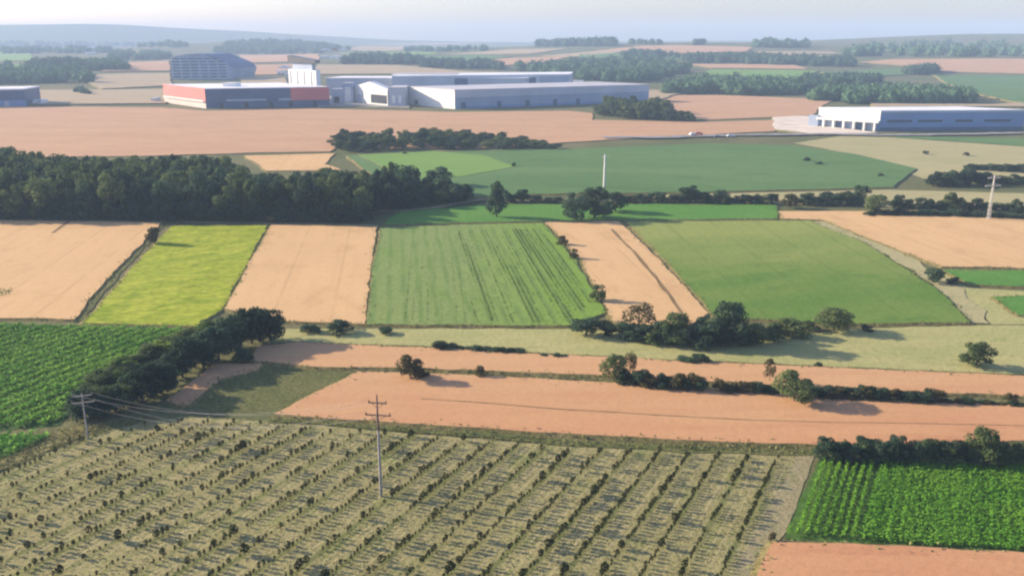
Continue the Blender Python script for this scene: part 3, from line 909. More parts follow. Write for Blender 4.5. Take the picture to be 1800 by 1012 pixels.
# long tree band in front of the factory wheat
for p in scatter([(588, 268), (700, 264), (850, 262), (985, 263), (930, 250), (880, 246), (740, 246), (600, 250)], 7.5, 11):
    t = min(1, max(0.25, (0.055 - p.x / p.y) / .14))
    tree(p, random.uniform(5.5, 8.5) * (.35 + .65 * t), random.uniform(7.5, 11), 'wood', random.choice(['leaf', 'leaf', 'leaf_light']), 'tree', 'tree of the long band in front of the factory wheat', 'trees of the long band in front of the factory wheat')
tree_px(742, 256, 34, 30, kind='wood', mat='leaf', label='tallest tree of the long band in front of the factory wheat')
# copse
for p in scatter([(1045, 202), (1100, 210), (1180, 214), (1222, 214), (1190, 206), (1150, 196), (1070, 194)], 7.0, 13):
    t = p.x / p.y
    hh = random.uniform(9, 13) * (0.55 if t > .175 else 1.0) * (0.6 if t < .105 else 1)
    tree(p, hh, random.uniform(8, 12), 'wood', random.choice(['leaf', 'leaf_light']), 'tree', 'tree of the copse before the long white hall', 'trees of the copse before the long white hall')

# ------------------------------------------------------------------ orchard saplings
def sapling_mesh(seed, leaves, leaf, spread, stem=True):
    r = np.random.default_rng(seed)
    V, F = [], []
    tube(V, F, [(0, 0, -.03), (0.01, 0, .4), (0.0, .015, .95)], [.022, .018, .01], 4)
    nb = len(V)
    nf = len(F)
    ph = r.uniform(.25, 1.0, leaves)
    rad = spread * np.sqrt(r.uniform(0, 1, leaves)) * np.sin(np.pi * np.clip((ph - .1) / 1.0, 0.05, 1))
    th = r.uniform(0, 6.28, leaves)
    P = np.stack([rad * np.cos(th), rad * np.sin(th), ph], 1)
    a = r.normal(0, 1, (leaves, 3)); a /= np.linalg.norm(a, axis=1)[:, None]
    b = np.cross(a, r.normal(0, 1, (leaves, 3))); b /= np.linalg.norm(b, axis=1)[:, None]
    s = (leaf * r.uniform(.6, 1.4, leaves))[:, None]
    Q = np.stack([P - a * s, P - b * s * .7, P + a * s, P + b * s * .7], 1).reshape(-1, 3)
    V += [tuple(v) for v in Q]
    F += [(nb + 4 * i, nb + 4 * i + 1, nb + 4 * i + 2, nb + 4 * i + 3) for i in range(leaves)]
    me = mesh('sapling', V, F)
    me.materials.append(M['bark'])
    me.materials.append(M['leaf_sapling'])
    for i, p in enumerate(me.polygons):
        p.material_index = 0 if i < nf else 1
    return me

M['leaf_sapling'] = leaf_mat('sapling_leaves', (0.038, 0.044, 0.015), (0.07, 0.078, 0.025), var=0.4)
SAP = [sapling_mesh(200 + i, 110, 0.075, 0.26) for i in range(4)]
SAPB = [sapling_mesh(300 + i, 190, 0.085, 0.42) for i in range(3)]
orchard_poly = ground_poly([(-120, 1060), (-60, 868), (0, 836), (150, 774), (250, 748), (320, 740), (480, 746), (700, 766), (1000, 789), (1395, 806), (1335, 905), (1262, 1060)])
def orchard():
    d = np.array([math.sin(ROWA), math.cos(ROWA)])
    p = np.array([d[1], -d[0]])
    o0 = np.array(G(1060, 790)[:2])
    spots = []
    for r in range(-34, 14):
        vv = r * 3.68
        dens = random.uniform(.75, 1.25)
        big = random.uniform(.015, .06)
        for i in range(-110, 85):
            uu = i * 0.74 + random.uniform(-.12, .12)
            xy = o0 + p * (vv + random.uniform(-.14, .14)) + d * uu
            if not inside(orchard_poly, xy[0], xy[1]):
                continue
            g = noise.noise((xy[0] / 9, xy[1] / 9, 3.3)) * .5 + .5
            if random.random() > dens * (0.45 + .9 * g):
                continue
            h = random.uniform(.42, .9) * (0.7 + .6 * g)
            wide = False
            if random.random() < big:
                h, wide = random.uniform(0.95, 1.45), True
            elif random.random() < .18:
                h = random.uniform(.9, 1.3)
            dist = math.hypot(xy[0], xy[1])
            px = 900 + xy[0] / xy[1] * FOC
            seen = -10 < px < 1810 and xy[1] > 83
            spots.append((h * (1.6 if wide else 1) / dist if seen else 0.0, xy[0], xy[1], h, wide))
    spots.sort(reverse=True)
    rest = []
    for k, (s, x, y, h, wide) in enumerate(spots):
        me = random.choice(SAPB if wide else SAP)
        sx = h * (random.uniform(.8, 1.15) if wide else random.uniform(.9, 1.5))
        rz = random.uniform(0, 6.28)
        if k < 290:
            o = bpy.data.objects.new('sapling', me)
            o.location = (x, y, 0.03)
            o.scale = (sx, sx, h)
            o.rotation_euler = (0, 0, rz)
            col.objects.link(o)
            if wide:
                tag(o, 'bushy taller sapling in the orchard rows', 'sapling', 'bushy taller saplings of the orchard')
            else:
                tag(o, 'slim young sapling in the orchard rows', 'sapling', 'slim young saplings of the orchard')
        else:
            rest.append((x, y, h, sx, rz, me))
    # the remaining small ones, one mass
    cache = {}
    VV, LI, MI, off = [], [], [], 0
    for x, y, h, sx, rz, me in rest:
        if me.name not in cache:
            co = np.empty(len(me.vertices) * 3, np.float32)
            me.vertices.foreach_get('co', co)
            cache[me.name] = (co.reshape(-1, 3), [tuple(q.vertices) for q in me.polygons], [q.material_index for q in me.polygons])
        co, fs, mi = cache[me.name]
        c, s = math.cos(rz), math.sin(rz)
        W = np.stack([x + sx * (co[:, 0] * c - co[:, 1] * s), y + sx * (co[:, 0] * s + co[:, 1] * c), 0.03 + co[:, 2] * h], 1)
        VV.append(W)
        LI += [tuple(i + off for i in f) for f in fs]
        MI += mi
        off += len(co)
    me = mesh('orchard_saplings', np.concatenate(VV), LI)
    me.materials.append(M['bark'])
    me.materials.append(M['leaf_sapling'])
    me.polygons.foreach_set('material_index', MI)
    tag(link('orchard_saplings', me), 'thin small saplings and stakes filling the orchard rows', 'saplings', kind='stuff')
    print('saplings', len(spots))
orchard()

def tufts(name, pxs, n, leaf, hgt, mat, label, seed=1):
    poly = ground_poly(pxs)
    A = np.array(poly)
    X = rng.uniform(A[:, 0].min(), A[:, 0].max(), n)
    Y = rng.uniform(A[:, 1].min(), A[:, 1].max(), n)
    ok = inside_np(poly, X, Y)
    X, Y = X[ok], Y[ok]
    g = np.sin(X * .6 + np.sin(Y * .5) * 2) * np.sin(Y * .45 + np.sin(X * .35) * 2)
    keep = rng.uniform(0, 1, X.size) < .35 + .5 * (g * .5 + .5)
    X, Y = X[keep], Y[keep]
    P = np.stack([X, Y, 0.05 + hgt * rng.uniform(.2, 1, X.size)], 1)
    Q = leaf_quads(P, leaf * rng.uniform(.5, 1.4, X.size), 1.2)
    tag(link(name, quads_mesh(name, Q), mat), label, 'grass', kind='stuff')
tufts('grass_tufts', [(-60, 875), (0, 838), (150, 775), (320, 740), (480, 745), (1000, 789), (1400, 806), (1340, 905), (1262, 1060), (-120, 1060)], 26000, 0.10, 0.16, M['grass'], 'rough grass tufts between the orchard rows')
tufts('weeds', [(470, 735), (700, 752), (1000, 774), (1435, 790), (1432, 800), (1000, 784), (700, 760), (470, 742)], 9000, 0.16, 0.35, M['grass'], 'weeds on the verge above the orchard')
tufts('weeds', [(0, 812), (105, 756), (250, 735), (250, 748), (150, 770), (0, 830), (-60, 860), (-60, 840)], 7000, 0.14, 0.4, M['grass'], 'weeds on the dry verge beside the row crop')

def margin_weeds():
    P = []
    for out in EDGES:
        A = np.array(out)
        B = np.roll(A, -1, 0)
        L = np.linalg.norm(B - A, axis=1)
        for a, b, l in zip(A, B, L):
            k = int(l * 5 * random.uniform(.3, 1.6))
            t = rng.uniform(0, 1, (k, 1))
            w = 0.45 * (1.2 + noise.noise((a[0] / 7, a[1] / 7, 8.8)) * 1.6)
            q = a + (b - a) * t + rng.normal(0, max(.15, w), (k, 2))
            P.append(np.concatenate([q, 0.12 + rng.uniform(0, .42, (k, 1))], 1))
    P = np.concatenate(P)
    P = P[(np.abs(P[:, 0]) < P[:, 1] * .75)]
    Q = leaf_quads(P, 0.17 * rng.uniform(.5, 1.5, len(P)), 1.0)
    tag(link('weeds', quads_mesh('weeds', Q), M['grass']), 'ragged weeds along the field margins', 'weeds', kind='stuff')
margin_weeds()
tufts('weeds', [(-40, 510), (22, 510), (18, 522), (0, 525), (-40, 522)], 900, 0.2, 0.5, M['thin_crop'], 'green weedy patch in the wheat before the wood')

# ------------------------------------------------------------------ power line
def box(V, F, c, s, rot=None):
    b = len(V)
    for dx in (-1, 1):
        for dy in (-1, 1):
            for dz in (-1, 1):
                v = Vector((dx * s[0] / 2, dy * s[1] / 2, dz * s[2] / 2))
                if rot is not None:
                    v.rotate(rot)
                V.append(tuple(Vector(c) + v))
    for f in ((0, 1, 3, 2), (4, 6, 7, 5), (0, 4, 5, 1), (2, 3, 7, 6), (0, 2, 6, 4), (1, 5, 7, 3)):
        F.append(tuple(b + i for i in f))

def bar(V, F, a, b, r, k=5):
    tube(V, F, [a, b], [r, r], k)

def pole(p, h, r0, arms, mat, label, rz=0.0, top_mat=None):
    e = empty('power_pole', (p.x, p.y, T(p.x, p.y)), rz)
    tag(e, label, 'power pole')
    V, F = [], []
    split = 0.66 if top_mat else 1.0
    tube(V, F, [(0, 0, -.3), (0, 0, h * split)], [r0, r0 * (1 - .45 * split)], 10)
    link('shaft', mesh('shaft', V, F, True), mat, e)
    if top_mat:
        V, F = [], []
        tube(V, F, [(0, 0, h * split - .05), (0, 0, h)], [r0 * (1 - .45 * split) * 1.05, r0 * .45], 10)
        link('upper_shaft', mesh('upper_shaft', V, F, True), top_mat, e)
    ends = []
    for z, half in arms:
        V, F = [], []
        box(V, F, (0, r0 * .9, z), (half * 2, .12, .14))
        bar(V, F, (-half * .6, r0 * .9, z - .05), (0, r0 * .6, z - .7), .03)
        bar(V, F, (half * .6, r0 * .9, z - .05), (0, r0 * .6, z - .7), .03)
        arm = link('cross_arm', mesh('cross_arm', V, F), top_mat or mat, e)
        for s in (-1, 1):
            V, F = [], []
            x = s * (half - .1)
            tube(V, F, [(x, r0 * .9, z + .06), (x, r0 * .9, z + .14), (x, r0 * .9, z + .2), (x, r0 * .9, z + .28), (x, r0 * .9, z + .36)], [.03, .09, .05, .09, .03], 8)
            link('insulator', mesh('insulator', V, F, True), M['insulator'], arm)
            ends.append(Vector((x, r0 * .9, z + .36)))
    return e, ends

def wire(a, b, sag, label, r=0.013):
    V, F = [], []
    pts = []
    for i in range(25):
        t = i / 24
        p = a.lerp(b, t)
        p.z -= sag * 4 * t * (1 - t)
        pts.append(tuple(p))
    tube(V, F, pts, [r] * 25, 4)
    tag(link('wire', mesh('wire', V, F, True), M['wire']), label, 'wire', 'wires of the power line over the orchard')

g1 = G(670, 872)
h1 = 13.6
g2 = G(155, 772)
e1, n1 = pole(g1, h1, 0.20, [(h1 - 1.15, 1.15), (h1 - 2.75, 1.6)], M['pole_wood'], 'tall slim power pole standing in the orchard', R(-8), M['pole_dark'])
e2, n2 = pole(g2, 7.0, 0.14, [(6.6, 1.3), (5.6, 1.5)], M['pole_wood'], 'short grey power pole beside the dry verge', R(20))
bpy.context.view_layer.update()
for k in range(4):
    wire(e2.matrix_world @ n2[k], e1.matrix_world @ n1[k], 2.4 + .25 * k, ['highest wire on the orchard power line', 'second wire on the orchard power line', 'third wire on the orchard power line', 'lowest wire on the orchard power line'][k])
g3 = G(1062, 331)
pole(g3, 60 * mpp(g3), 0.5, [(60 * mpp(g3) - 1.0, 1.4)], M['pole_white'], 'pale concrete power pole before the wide green field')

def pylon(p, h, w, label, mat):
    e = empty('pylon', (p.x, p.y, T(p.x, p.y)), R(12))
    tag(e, label, 'pylon')
    for sx in (-1, 1):
        for sy in (-1, 1):
            V, F = [], []
            bar(V, F, (sx * w, sy * w, -.1), (sx * w * .22, sy * w * .22, h), .07)
            link('leg', mesh('leg', V, F), mat, e)
    V, F = [], []
    n = 11
    for i in range(n):
        z0, z1 = h * i / n, h * (i + 1) / n
        a, b = w * (1 - .78 * z0 / h), w * (1 - .78 * z1 / h)
        for s in (-1, 1):
            bar(V, F, (-a, s * a, z0), (b, s * b, z1), .035, 4)
            bar(V, F, (a, s * a, z0), (-b, s * b, z1), .035, 4)
            bar(V, F, (s * a, -a, z0), (s * b, b, z1), .035, 4)
            bar(V, F, (s * a, a, z0), (s * b, -b, z1), .035, 4)
    link('bracing', mesh('bracing', V, F), mat, e)
    for z, hw in ((h - .8, 2.2), (h - 3.2, 2.8)):
        V, F = [], []
        box(V, F, (0, 0, z), (hw * 2, .2, .22))
        bar(V, F, (-hw, 0, z), (0, 0, z + .9), .05, 4)
        bar(V, F, (hw, 0, z), (0, 0, z + .9), .05, 4)
        link('cross_arm', mesh('cross_arm', V, F), mat, e)
g4 = G(1737, 387)
pylon(g4, 80 * mpp(g4), 0.38, 'slender lattice pylon at the edge of the wheat', M['pole_white'])

# ------------------------------------------------------------------ halls and other buildings
class Building:
    def __init__(self, name, label, base, cat='building', group=None):
        self.o = Vector((base.x, base.y, T(base.x, base.y)))
        self.e = empty(name, self.o)
        tag(self.e, label, cat, group)
    def part(self, name, V, F, mat, parent=None):
        return link(name, mesh(name, [tuple(Vector(v) - self.o) for v in V], F), mat, parent or self.e)
    def prism(self, name, foot, z0, z1, mat, tops=None, parent=None):
        """foot: ground points in order; tops: height per corner"""
        n = len(foot)
        zz = tops or [z1] * n
        V = [(p.x, p.y, self.o.z + z0) for p in foot] + [(p.x, p.y, self.o.z + zz[i]) for i, p in enumerate(foot)]
        F = [tuple(range(n))[::-1], tuple(range(n, 2 * n))] + [(i, (i + 1) % n, n + (i + 1) % n, n + i) for i in range(n)]
        return self.part(name, V, F, mat, parent)
    def on_wall(self, name, a, b, u0, u1, z0, z1, mat, proud=0.12, parent=None):
        """a slab on the wall from a to b (its outside on the right hand of a to b), u in 0..1"""
        d = Vector((b.x - a.x, b.y - a.y, 0))
        n = Vector((d.y, -d.x, 0)).normalized()
        p0, p1 = a + d * u0, a + d * u1
        V = []
        for p in (p0, p1):
            for z in (z0, z1):
                V.append((p.x + n.x * proud, p.y + n.y * proud, self.o.z + z))
                V.append((p.x - n.x * .05, p.y - n.y * .05, self.o.z + z))
        F = [(0, 4, 6, 2), (1, 3, 7, 5), (0, 2, 3, 1), (4, 5, 7, 6), (0, 1, 5, 4), (2, 6, 7, 3)]
        return self.part(name, V, F, mat, parent)

def foot_of(c, left, right, slope=(0.66, -0.75)):
    """footprint from the near corner's pixel, the pixel column of the far end of its left flank and the pixel of the long wall's end"""
    p1 = G(*c)
    k = (left - 900) / FOC
    # p0 = p1 - s*slope with p0.x / depth = k
    cz = math.cos(PITCH)
    def col_of(p):
        v = p - Vector((0, 0, CAM_H))
        depth = v.y * math.cos(PITCH) - v.z * math.sin(PITCH)
        return v.x / depth
    lo, hi = 0.0, 400.0
    for _ in range(40):
        m = (lo + hi) / 2
        if col_of(Vector((p1.x - slope[0] * m, p1.y - slope[1] * m, 0))) > k:
            lo = m
        else:
            hi = m
    p0 = Vector((p1.x - slope[0] * lo, p1.y - slope[1] * lo, 0))
    p2 = G(*right)
    p1.z = p2.z = 0
    p3 = p0 + (p2 - p1)
    return [p0, p1, p2, p3]

def shrink(foot, k):
    c = sum(foot, Vector((0, 0, 0))) / len(foot)
    return [c + (p - c) * k for p in foot]

# red fronted hall with a long navy side
f = foot_of((363, 191), 290, (580, 187))
b = Building('factory_hall', 'long low hall with a red sunlit end and navy side', f[1])
b.prism('wall', f, -1, 15.0, M['navy_clad'])
b.prism('roof', shrink(f, 1.004), 15.0, 15.5, M['roof_white'])
b.on_wall('red_cladding', f[0], f[1], 0.0, 1.0, 5.2, 15.6, M['red_clad'], .2)
b.on_wall('plinth', f[0], f[1], 0.0, 1.0, 0.0, 5.0, M['pink_clad'], .2)
b.on_wall('canopy', f[0], f[1], 0.02, 0.98, 5.0, 5.9, M['white_clad'], 1.6)
b.on_wall('red_cladding', f[1], f[2], 0.68, 1.0, 5.0, 15.1, M['red_clad'], .2)
b.on_wall('window_band', f[1], f[2], 0.16, 0.48, 5.4, 6.6, M['grey_clad'], .15)
b.on_wall('window_band', f[1], f[2], 0.58, 0.76, 5.4, 6.6, M['grey_clad'], .15)
for u in (.1, .3, .5, .66, .86):
    b.on_wall('loading_door', f[1], f[2], u, u + .035, 0, 4.2, M['dark'], .1)
q = f[1].lerp(f[2], .27) + (f[0] - f[1]) * .35
b.prism('rooftop_unit', [q, q + Vector((10, -1, 0)), q + Vector((13, 7, 0)), q + Vector((3, 8, 0))], 15.4, 18.4, M['white_clad'])

# white tower with dark conveyor
p = G(512, 178)
t = foot_of((558, 181), 510, (566, 178))
p = t[0].copy()
b = Building('silo_tower', 'white tower block with a dark sloping top behind the red hall', p)
b.prism('wall', t, -1, 27, M['white_clad'])
for i in range(4):
    b.on_wall('pilaster', t[0], t[1], .04 + .25 * i, .10 + .25 * i, 0, 26.6, M['grey_clad'], .5)
t2 = shrink(t, .72)
b.prism('upper_block', t2, 27, 33, M['steel_blue'])
t3 = shrink(t, 1.0)
b.prism('sloping_top', t3, 33, 36, M['dark'], tops=[39, 35.5, 35.5, 39])

# cluster of plant between the halls
def shed(px, w, d, h, mat, label, ridge=0.0, name='factory_shed', roof='roof_grey', openings=(), turned=None):
    p = G(*px)
    f = [p, p + Vector((w, 0, 0)), p + Vector((w * 1.06, d, 0)), p + Vector((w * .06, d, 0))]
    if turned:
        f = foot_of(*turned)
        p = f[1]
    b = Building(name, label, p)
    b.prism('wall', f, -1, h, M[mat])
    if ridge:
        A, B, C, D = [v + Vector((0, 0, b.o.z + h)) for v in f]
        m0, m1 = (A + B) / 2 + Vector((0, 0, ridge)), (C + D) / 2 + Vector((0, 0, ridge))
        b.part('roof', [A, B, m0, D, C, m1], [(0, 1, 2), (4, 3, 5), (0, 2, 5, 3), (1, 4, 5, 2)], M[roof])
    else:
        b.prism('roof', shrink(f, 1.02), h, h + .5, M[roof])
    for (n, u0, u1, z0, z1, m) in openings:
        b.on_wall(n, f[0], f[1], u0, u1, z0, z1, M[m])
    return b, f
shed((584, 183), 18, 18, 12, 'grey_clad', 'grey shed with pipes beside the red hall', openings=[('door', .1, .35, 0, 6, 'dark'), ('door', .6, .8, 0, 7, 'white_clad')])
shed((604, 183), 8, 10, 17, 'steel_blue', 'narrow blue grey tower beside the white gabled shed', openings=[('window', .2, .8, 3, 14, 'white_clad')])
shed((622, 184), 26, 30, 14, 'white_clad', 'white gabled shed with a dark round opening', ridge=5, roof='roof_white', openings=[('door', .12, .25, 0, 8, 'grey_clad'), ('doorway', .52, .98, 2.0, 9.0, 'dark')], turned=((682, 188), 622, (690, 186)))
shed((684, 188), 13, 30, 15, 'grey_clad', 'grey shed squeezed against the bright white hall', openings=[('window', .2, .4, 3, 9, 'white_clad'), ('window', .6, .8, 3, 9, 'white_clad')])
shed((560, 186), 8, 8, 5, 'white_clad', 'small white hut beside the red hall', openings=[('door', .3, .6, 0, 3, 'dark')])

# bright white hall with a long grey blue side
f = foot_of((800, 192), 718, (1140, 179))
b = Building('factory_hall', 'long pale hall with a bright white end wall', f[1])
b.prism('wall', f, -1, 14.2, M['steel_blue'])
b.prism('roof', shrink(f, 1.004), 14.2, 14.9, M['roof_grey'])
b.on_wall('white_cladding', f[0], f[1], 0.0, 1.0, 0.0, 15.0, M['white_clad'], .2)
b.on_wall('door', f[0], f[1], .15, .22, 1.0, 4.5, M['dark'], .3)
b.on_wall('upper_cladding', f[1], f[2], 0.0, 1.0, 8.8, 14.4, M['grey_clad'], .2)
b.on_wall('lower_cladding', f[1], f[2], 0.05, 1.0, 0, 2.0, M['blue_clad'], .2)
for u in (.03, .2, .34, .48, .6):
    b.on_wall('loading_door', f[1], f[2], u, u + .02, 0, 5.0, M['navy_clad'], .3)
f = foot_of((1005, 176), 690, (1012, 171), (0.985, 0.17))
p0, p1 = G(690, 172), G(1002, 166)
p0.z = p1.z = 0
f = [p0, p1, p1 + Vector((6, 55, 0)), p0 + Vector((6, 55, 0))]
b = Building('factory_hall', 'second long hall with dark blue bays behind the pale hall', p0)
b.prism('wall', f, -1, 19.0, M['grey_clad'])
b.prism('roof', shrink(f, 1.004), 19.0, 20.0, M['roof_white'])
for u0, u1 in ((.34, .44), (.58, .66), (.7, .8)):
    b.on_wall('bay', f[0], f[1], u0, u1, 9, 17, M['navy_clad'])
b.on_wall('window_band', f[0], f[1], .46, .56, 11, 16, M['blue_clad'])
b.on_wall('window_band', f[0], f[1], .82, .99, 9, 18, M['steel_blue'])
shed((690, 168), 60, 20, 20, 'roof_white', 'pale lean-to with a roof box behind the white gabled shed')
shed((1008, 172), 9, 9, 15, 'white_clad', 'small white cube at the end of the second long hall')
shed((575, 170), 190, 40, 17, 'grey_clad', 'third long hall half hidden behind the plant', roof='roof_white')

# right hand hall with a columned canopy
f = foot_of((1545, 231), 1437, (1798, 229), (0.74, -0.67))
b = Building('factory_hall', 'long blue hall with a white columned loading canopy', f[1])
fb = [f[0] + (f[2] - f[1]) * .06, f[1] + Vector((0.3, .6, 0)), f[2], f[3]]
b.prism('wall', f, -1, 12.8, M['blue_clad'], tops=[11.6] * 4)
b.prism('roof', shrink(f, 1.006), 11.6, 12.3, M['roof_white'])
b.on_wall('white_cladding', f[0], f[1], 0, 1, 5.2, 12.4, M['white_clad'], .2)
b.on_wall('fascia', f[0], f[1], 0, 1, 5.0, 6.4, M['white_clad'], 2.6)
for k in range(6):
    b.on_wall('column', f[0], f[1], .10 + .165 * k, .13 + .165 * k, 0, 5.0, M['white_clad'], 2.4)
for k in range(5):
    b.on_wall('loading_bay', f[0], f[1], .14 + .165 * k, .25 + .165 * k, 0, 4.6, M['navy_clad' if k % 2 else 'steel_blue'], .15)
b.on_wall('gable_end', f[0], f[1], -.14, .02, 0, 7.5, M['steel_blue'], 2.0)
b.on_wall('band', f[1], f[2], .0, 1, 10.6, 11.8, M['steel_blue'], .15)
for u0, u1 in ((.05, .22), (.26, .43), (.52, .64), (.72, .9)):
    b.on_wall('window_band', f[1], f[2], u0, u1, 5.2, 6.6, M['glass'], .15)
b.on_wall('lower_cladding', f[1], f[2], .0, 1, 0, 2.2, M['navy_clad'], .15)
sheet('yard', [(1358, 208), (1395, 206), (1442, 206), (1450, 224), (1545, 236), (1440, 238), (1362, 230)], M['concrete'], lift=.5, h=.3, label='pale concrete yard beside the loading canopy')

# navy building at the edge of the view
p0, p1 = G(-90, 190), G(46, 187)
p0.z = p1.z = 0
f = [p0, p1, p1 + Vector((-8, 40, 0)), p0 + Vector((-8, 40, 0))]
b = Building('factory_hall', 'navy blue hall cut by the picture edge beside the vast wheat', p1)
b.prism('wall', f, -1, 13.0, M['navy_clad'])
b.prism('roof', shrink(f, 1.006), 13.0, 14.0, M['roof_white'])
b.on_wall('lower_cladding', f[0], f[1], 0, 1, 0, 5, M['blue_clad'])
b.on_wall('loading_door', f[0], f[1], .72, .78, 0, 4.2, M['grey_clad'], .25)

# tall ribbed hall behind
p0, p1 = G(303, 140), G(404, 140)
zb = p0.z
p0.z = p1.z = 0
W = (p1 - p0).length
D = Vector((14, 60, 0))
b = Building('storage_hall', 'tall blue grey hall of ribbed storeys with a sloping roof', p0)
sc_h = W / 101.0
HB = 46 * sc_h
prof = [(0, 0), (1, 0), (1.07, .42), (.98, .62), (.60, .98), (.30, 1.0), (.08, .92), (0, .72)]
V, F = [], []
n = len(prof)
for off in (Vector((0, 0, 0)), D):
    for u, v in prof:
        q = p0.lerp(p1, u) + off
        V.append((q.x, q.y, b.o.z - 1 + v * HB))
F = [tuple(range(n))[::-1], tuple(range(n, 2 * n))] + [(i, (i + 1) % n, n + (i + 1) % n, n + i) for i in range(n)]
F[0] = tuple(range(n)); F[1] = tuple(range(n, 2 * n))[::-1]
F[2:] = [(i, n + i, n + (i + 1) % n, (i + 1) % n) for i in range(n)]
b.part('wall', V, F, M['steel_blue'])
for k in range(7):
    z = HB * (.07 + .115 * k)
    w1 = 1.0 if z < HB * .6 else 1.02 - (z / HB - .6) * 1.0
    for j in range(6):
        u0, u1 = .03 + j * w1 * .16, .15 + j * w1 * .16
        wdw = b.on_wall('window', p0, p1, u0, u1, z, z + HB * .055, M['navy_clad'], .25)
    b.on_wall('ledge', p0, p1, .0, min(1.0, w1), z - HB * .03, z - HB * .012, M['grey_clad'], .6)
b.part('roof', [v for i in (2, 3, 4, 5) for v in (Vector(V[i]) + Vector((0, -1, .6)), Vector(V[n + i]) + Vector((0, 1, .6)))],
       [(0, 1, 3, 2), (2, 3, 5, 4), (4, 5, 7, 6)], M['navy_clad'])
shed((390, 137), 14, 16, 20, 'white_clad', 'white annex against the tall ribbed hall')

# houses on the rise
for x, y, w, h, lab in ((562, 103, 16, 6, 'small white farmhouse on the far rise'), (582, 104, 12, 7, 'dark roofed farmhouse in the middle of the far three'), (592, 104, 15, 6, 'wide white farmhouse on the far rise'),
                        (486, 132, 14, 6, 'small pale house before the white tower'), (502, 136, 10, 5, 'tiny pale house beside the white tower'), (150, 97, 16, 7, 'lone white house among the far trees')):
    shed((x, y), w * 1.4, 10, h, 'white_clad', lab, ridge=4, name='house', roof='tile_red' if 'dark' in lab else 'roof_white', openings=[('door', .42, .52, 0, 2.4, 'dark'), ('window', .15, .28, 1.2, 3, 'glass'), ('window', .7, .84, 1.2, 3, 'glass')])

# ------------------------------------------------------------------ vehicles on the far road and yards
def vehicle(px, lift, kind, mat, label, rz=0.0):
    g = G(*px)
    e = empty('truck' if kind == 'truck' else 'car', (g.x, g.y, T(g.x, g.y) + lift), rz)
    tag(e, label, 'truck' if kind == 'truck' else 'car')
    V, F = [], []
    if kind == 'truck':
        box(V, F, (1.5, 0, 2.3), (9.0, 2.5, 2.9))
        link('cargo_box', mesh('cargo_box', V, F), M[mat], e)
        V, F = [], []
        L = [(-5.6, .6), (-3.3, .6), (-3.3, 3.2), (-4.9, 3.2), (-5.5, 2.0)]
        for s in (-1.2, 1.2):
            V += [(x, s, z) for x, z in L]
        F = [tuple(range(5))[::-1], tuple(range(5, 10))] + [(i, (i + 1) % 5, 5 + (i + 1) % 5, 5 + i) for i in range(5)]
        cab = link('cab', mesh('cab', V, F), M[mat], e)
        V, F = [], []
        box(V, F, (-5.25, 0, 2.55), (.3, 2.1, .9), None)
        link('windscreen', mesh('windscreen', V, F), M['glass'], cab)
        wx = (-4.4, 1.8, 3.2, 4.6)
        r = .5
    else:
        L = [(-2.1, .35), (2.1, .35), (2.15, .85), (1.4, .98), (.8, 1.5), (-1.2, 1.5), (-1.9, .98), (-2.15, .8)]
        for s in (-.88, .88):
            V += [(x, s * (.86 if z > 1.2 else 1), z) for x, z in L]
        F = [tuple(range(8))[::-1], tuple(range(8, 16))] + [(i, (i + 1) % 8, 8 + (i + 1) % 8, 8 + i) for i in range(8)]
        link('body', mesh('body', V, F), M[mat], e)
        V, F = [], []
        box(V, F, (-.2, 0, 1.22), (2.0, 1.7, .36))
        link('side_window', mesh('side_window', V, F), M['glass'], e)
        wx = (-1.35, 1.3)
        r = .33
    for x in wx:
        for s in (-1, 1):
            V, F = [], []
            y = s * (1.05 if kind == 'truck' else .8)
            tube(V, F, [(x, y - .14, r), (x, y + .14, r)], [r, r], 10)
            F.append(tuple(range(9, -1, -1)))
            link('wheel', mesh('wheel', V, F), M['rubber'], e)
vehicle((1284, 244), .95, 'car', 'paint_white', 'white car on the far asphalt road')
vehicle((1217, 241), .95, 'car', 'paint_white', 'white car beside the red one at the road junction', R(30))
vehicle((1229, 240), .95, 'car', 'paint_red', 'red car at the far road junction', R(-20))
vehicle((1262, 246), .95, 'car', 'paint_dark', 'dark car on the far asphalt road')
for x, l in ((54, 'first white truck parked beside the navy hall'), (66, 'second white truck parked beside the navy hall'), (76, 'third white truck parked beside the navy hall')):
    vehicle((x, 184), .3, 'truck', 'paint_white', l, R(90 if x != 66 else 70))
vehicle((274, 180), .3, 'truck', 'paint_white', 'white truck parked beside the red hall', R(80))

# ------------------------------------------------------------------ far fields
def far(name, pxs, mat, label):
    sheet(name, pxs, M[mat], lift=.7, h=.6, label=label)
far('wheat_field', [(1045, 91), (1128, 82), (1200, 81), (1320, 84), (1315, 92), (1180, 95), (1110, 90)], 'wheat_far', 'tan field on the crest of the far hill')
far('wheat_field', [(950, 99), (1050, 91), (1110, 90), (1000, 102)], 'tan_far', 'thin pale strip climbing the far hill')
far('wheat_field', [(1510, 111), (1570, 106), (1800, 105), (2600, 106), (2600, 131), (1800, 131), (1660, 128), (1610, 118)], 'wheat_far', 'long tan field below the wooded ridge')
far('wheat_field', [(1210, 114), (1390, 114), (1420, 123), (1250, 121)], 'wheat_far', 'pale stripe field below the tree band on the rise')
far('green_field', [(1250, 124), (1440, 126), (1400, 140), (1200, 142)], 'green_bright', 'light green field on the rise')
far('green_field', [(1640, 134), (1800, 135), (2600, 138), (2600, 185), (1800, 185), (1720, 168)], 'green_far', 'teal green field on the rise beyond the blue hall')
far('wheat_field', [(822, 113), (885, 104), (1005, 100), (965, 110), (880, 117)], 'wheat_far', 'pinkish stripe field behind the second hall')
far('wheat_field', [(600, 89), (700, 82), (790, 83), (700, 90)], 'tan_far', 'pale strip on the far rise')
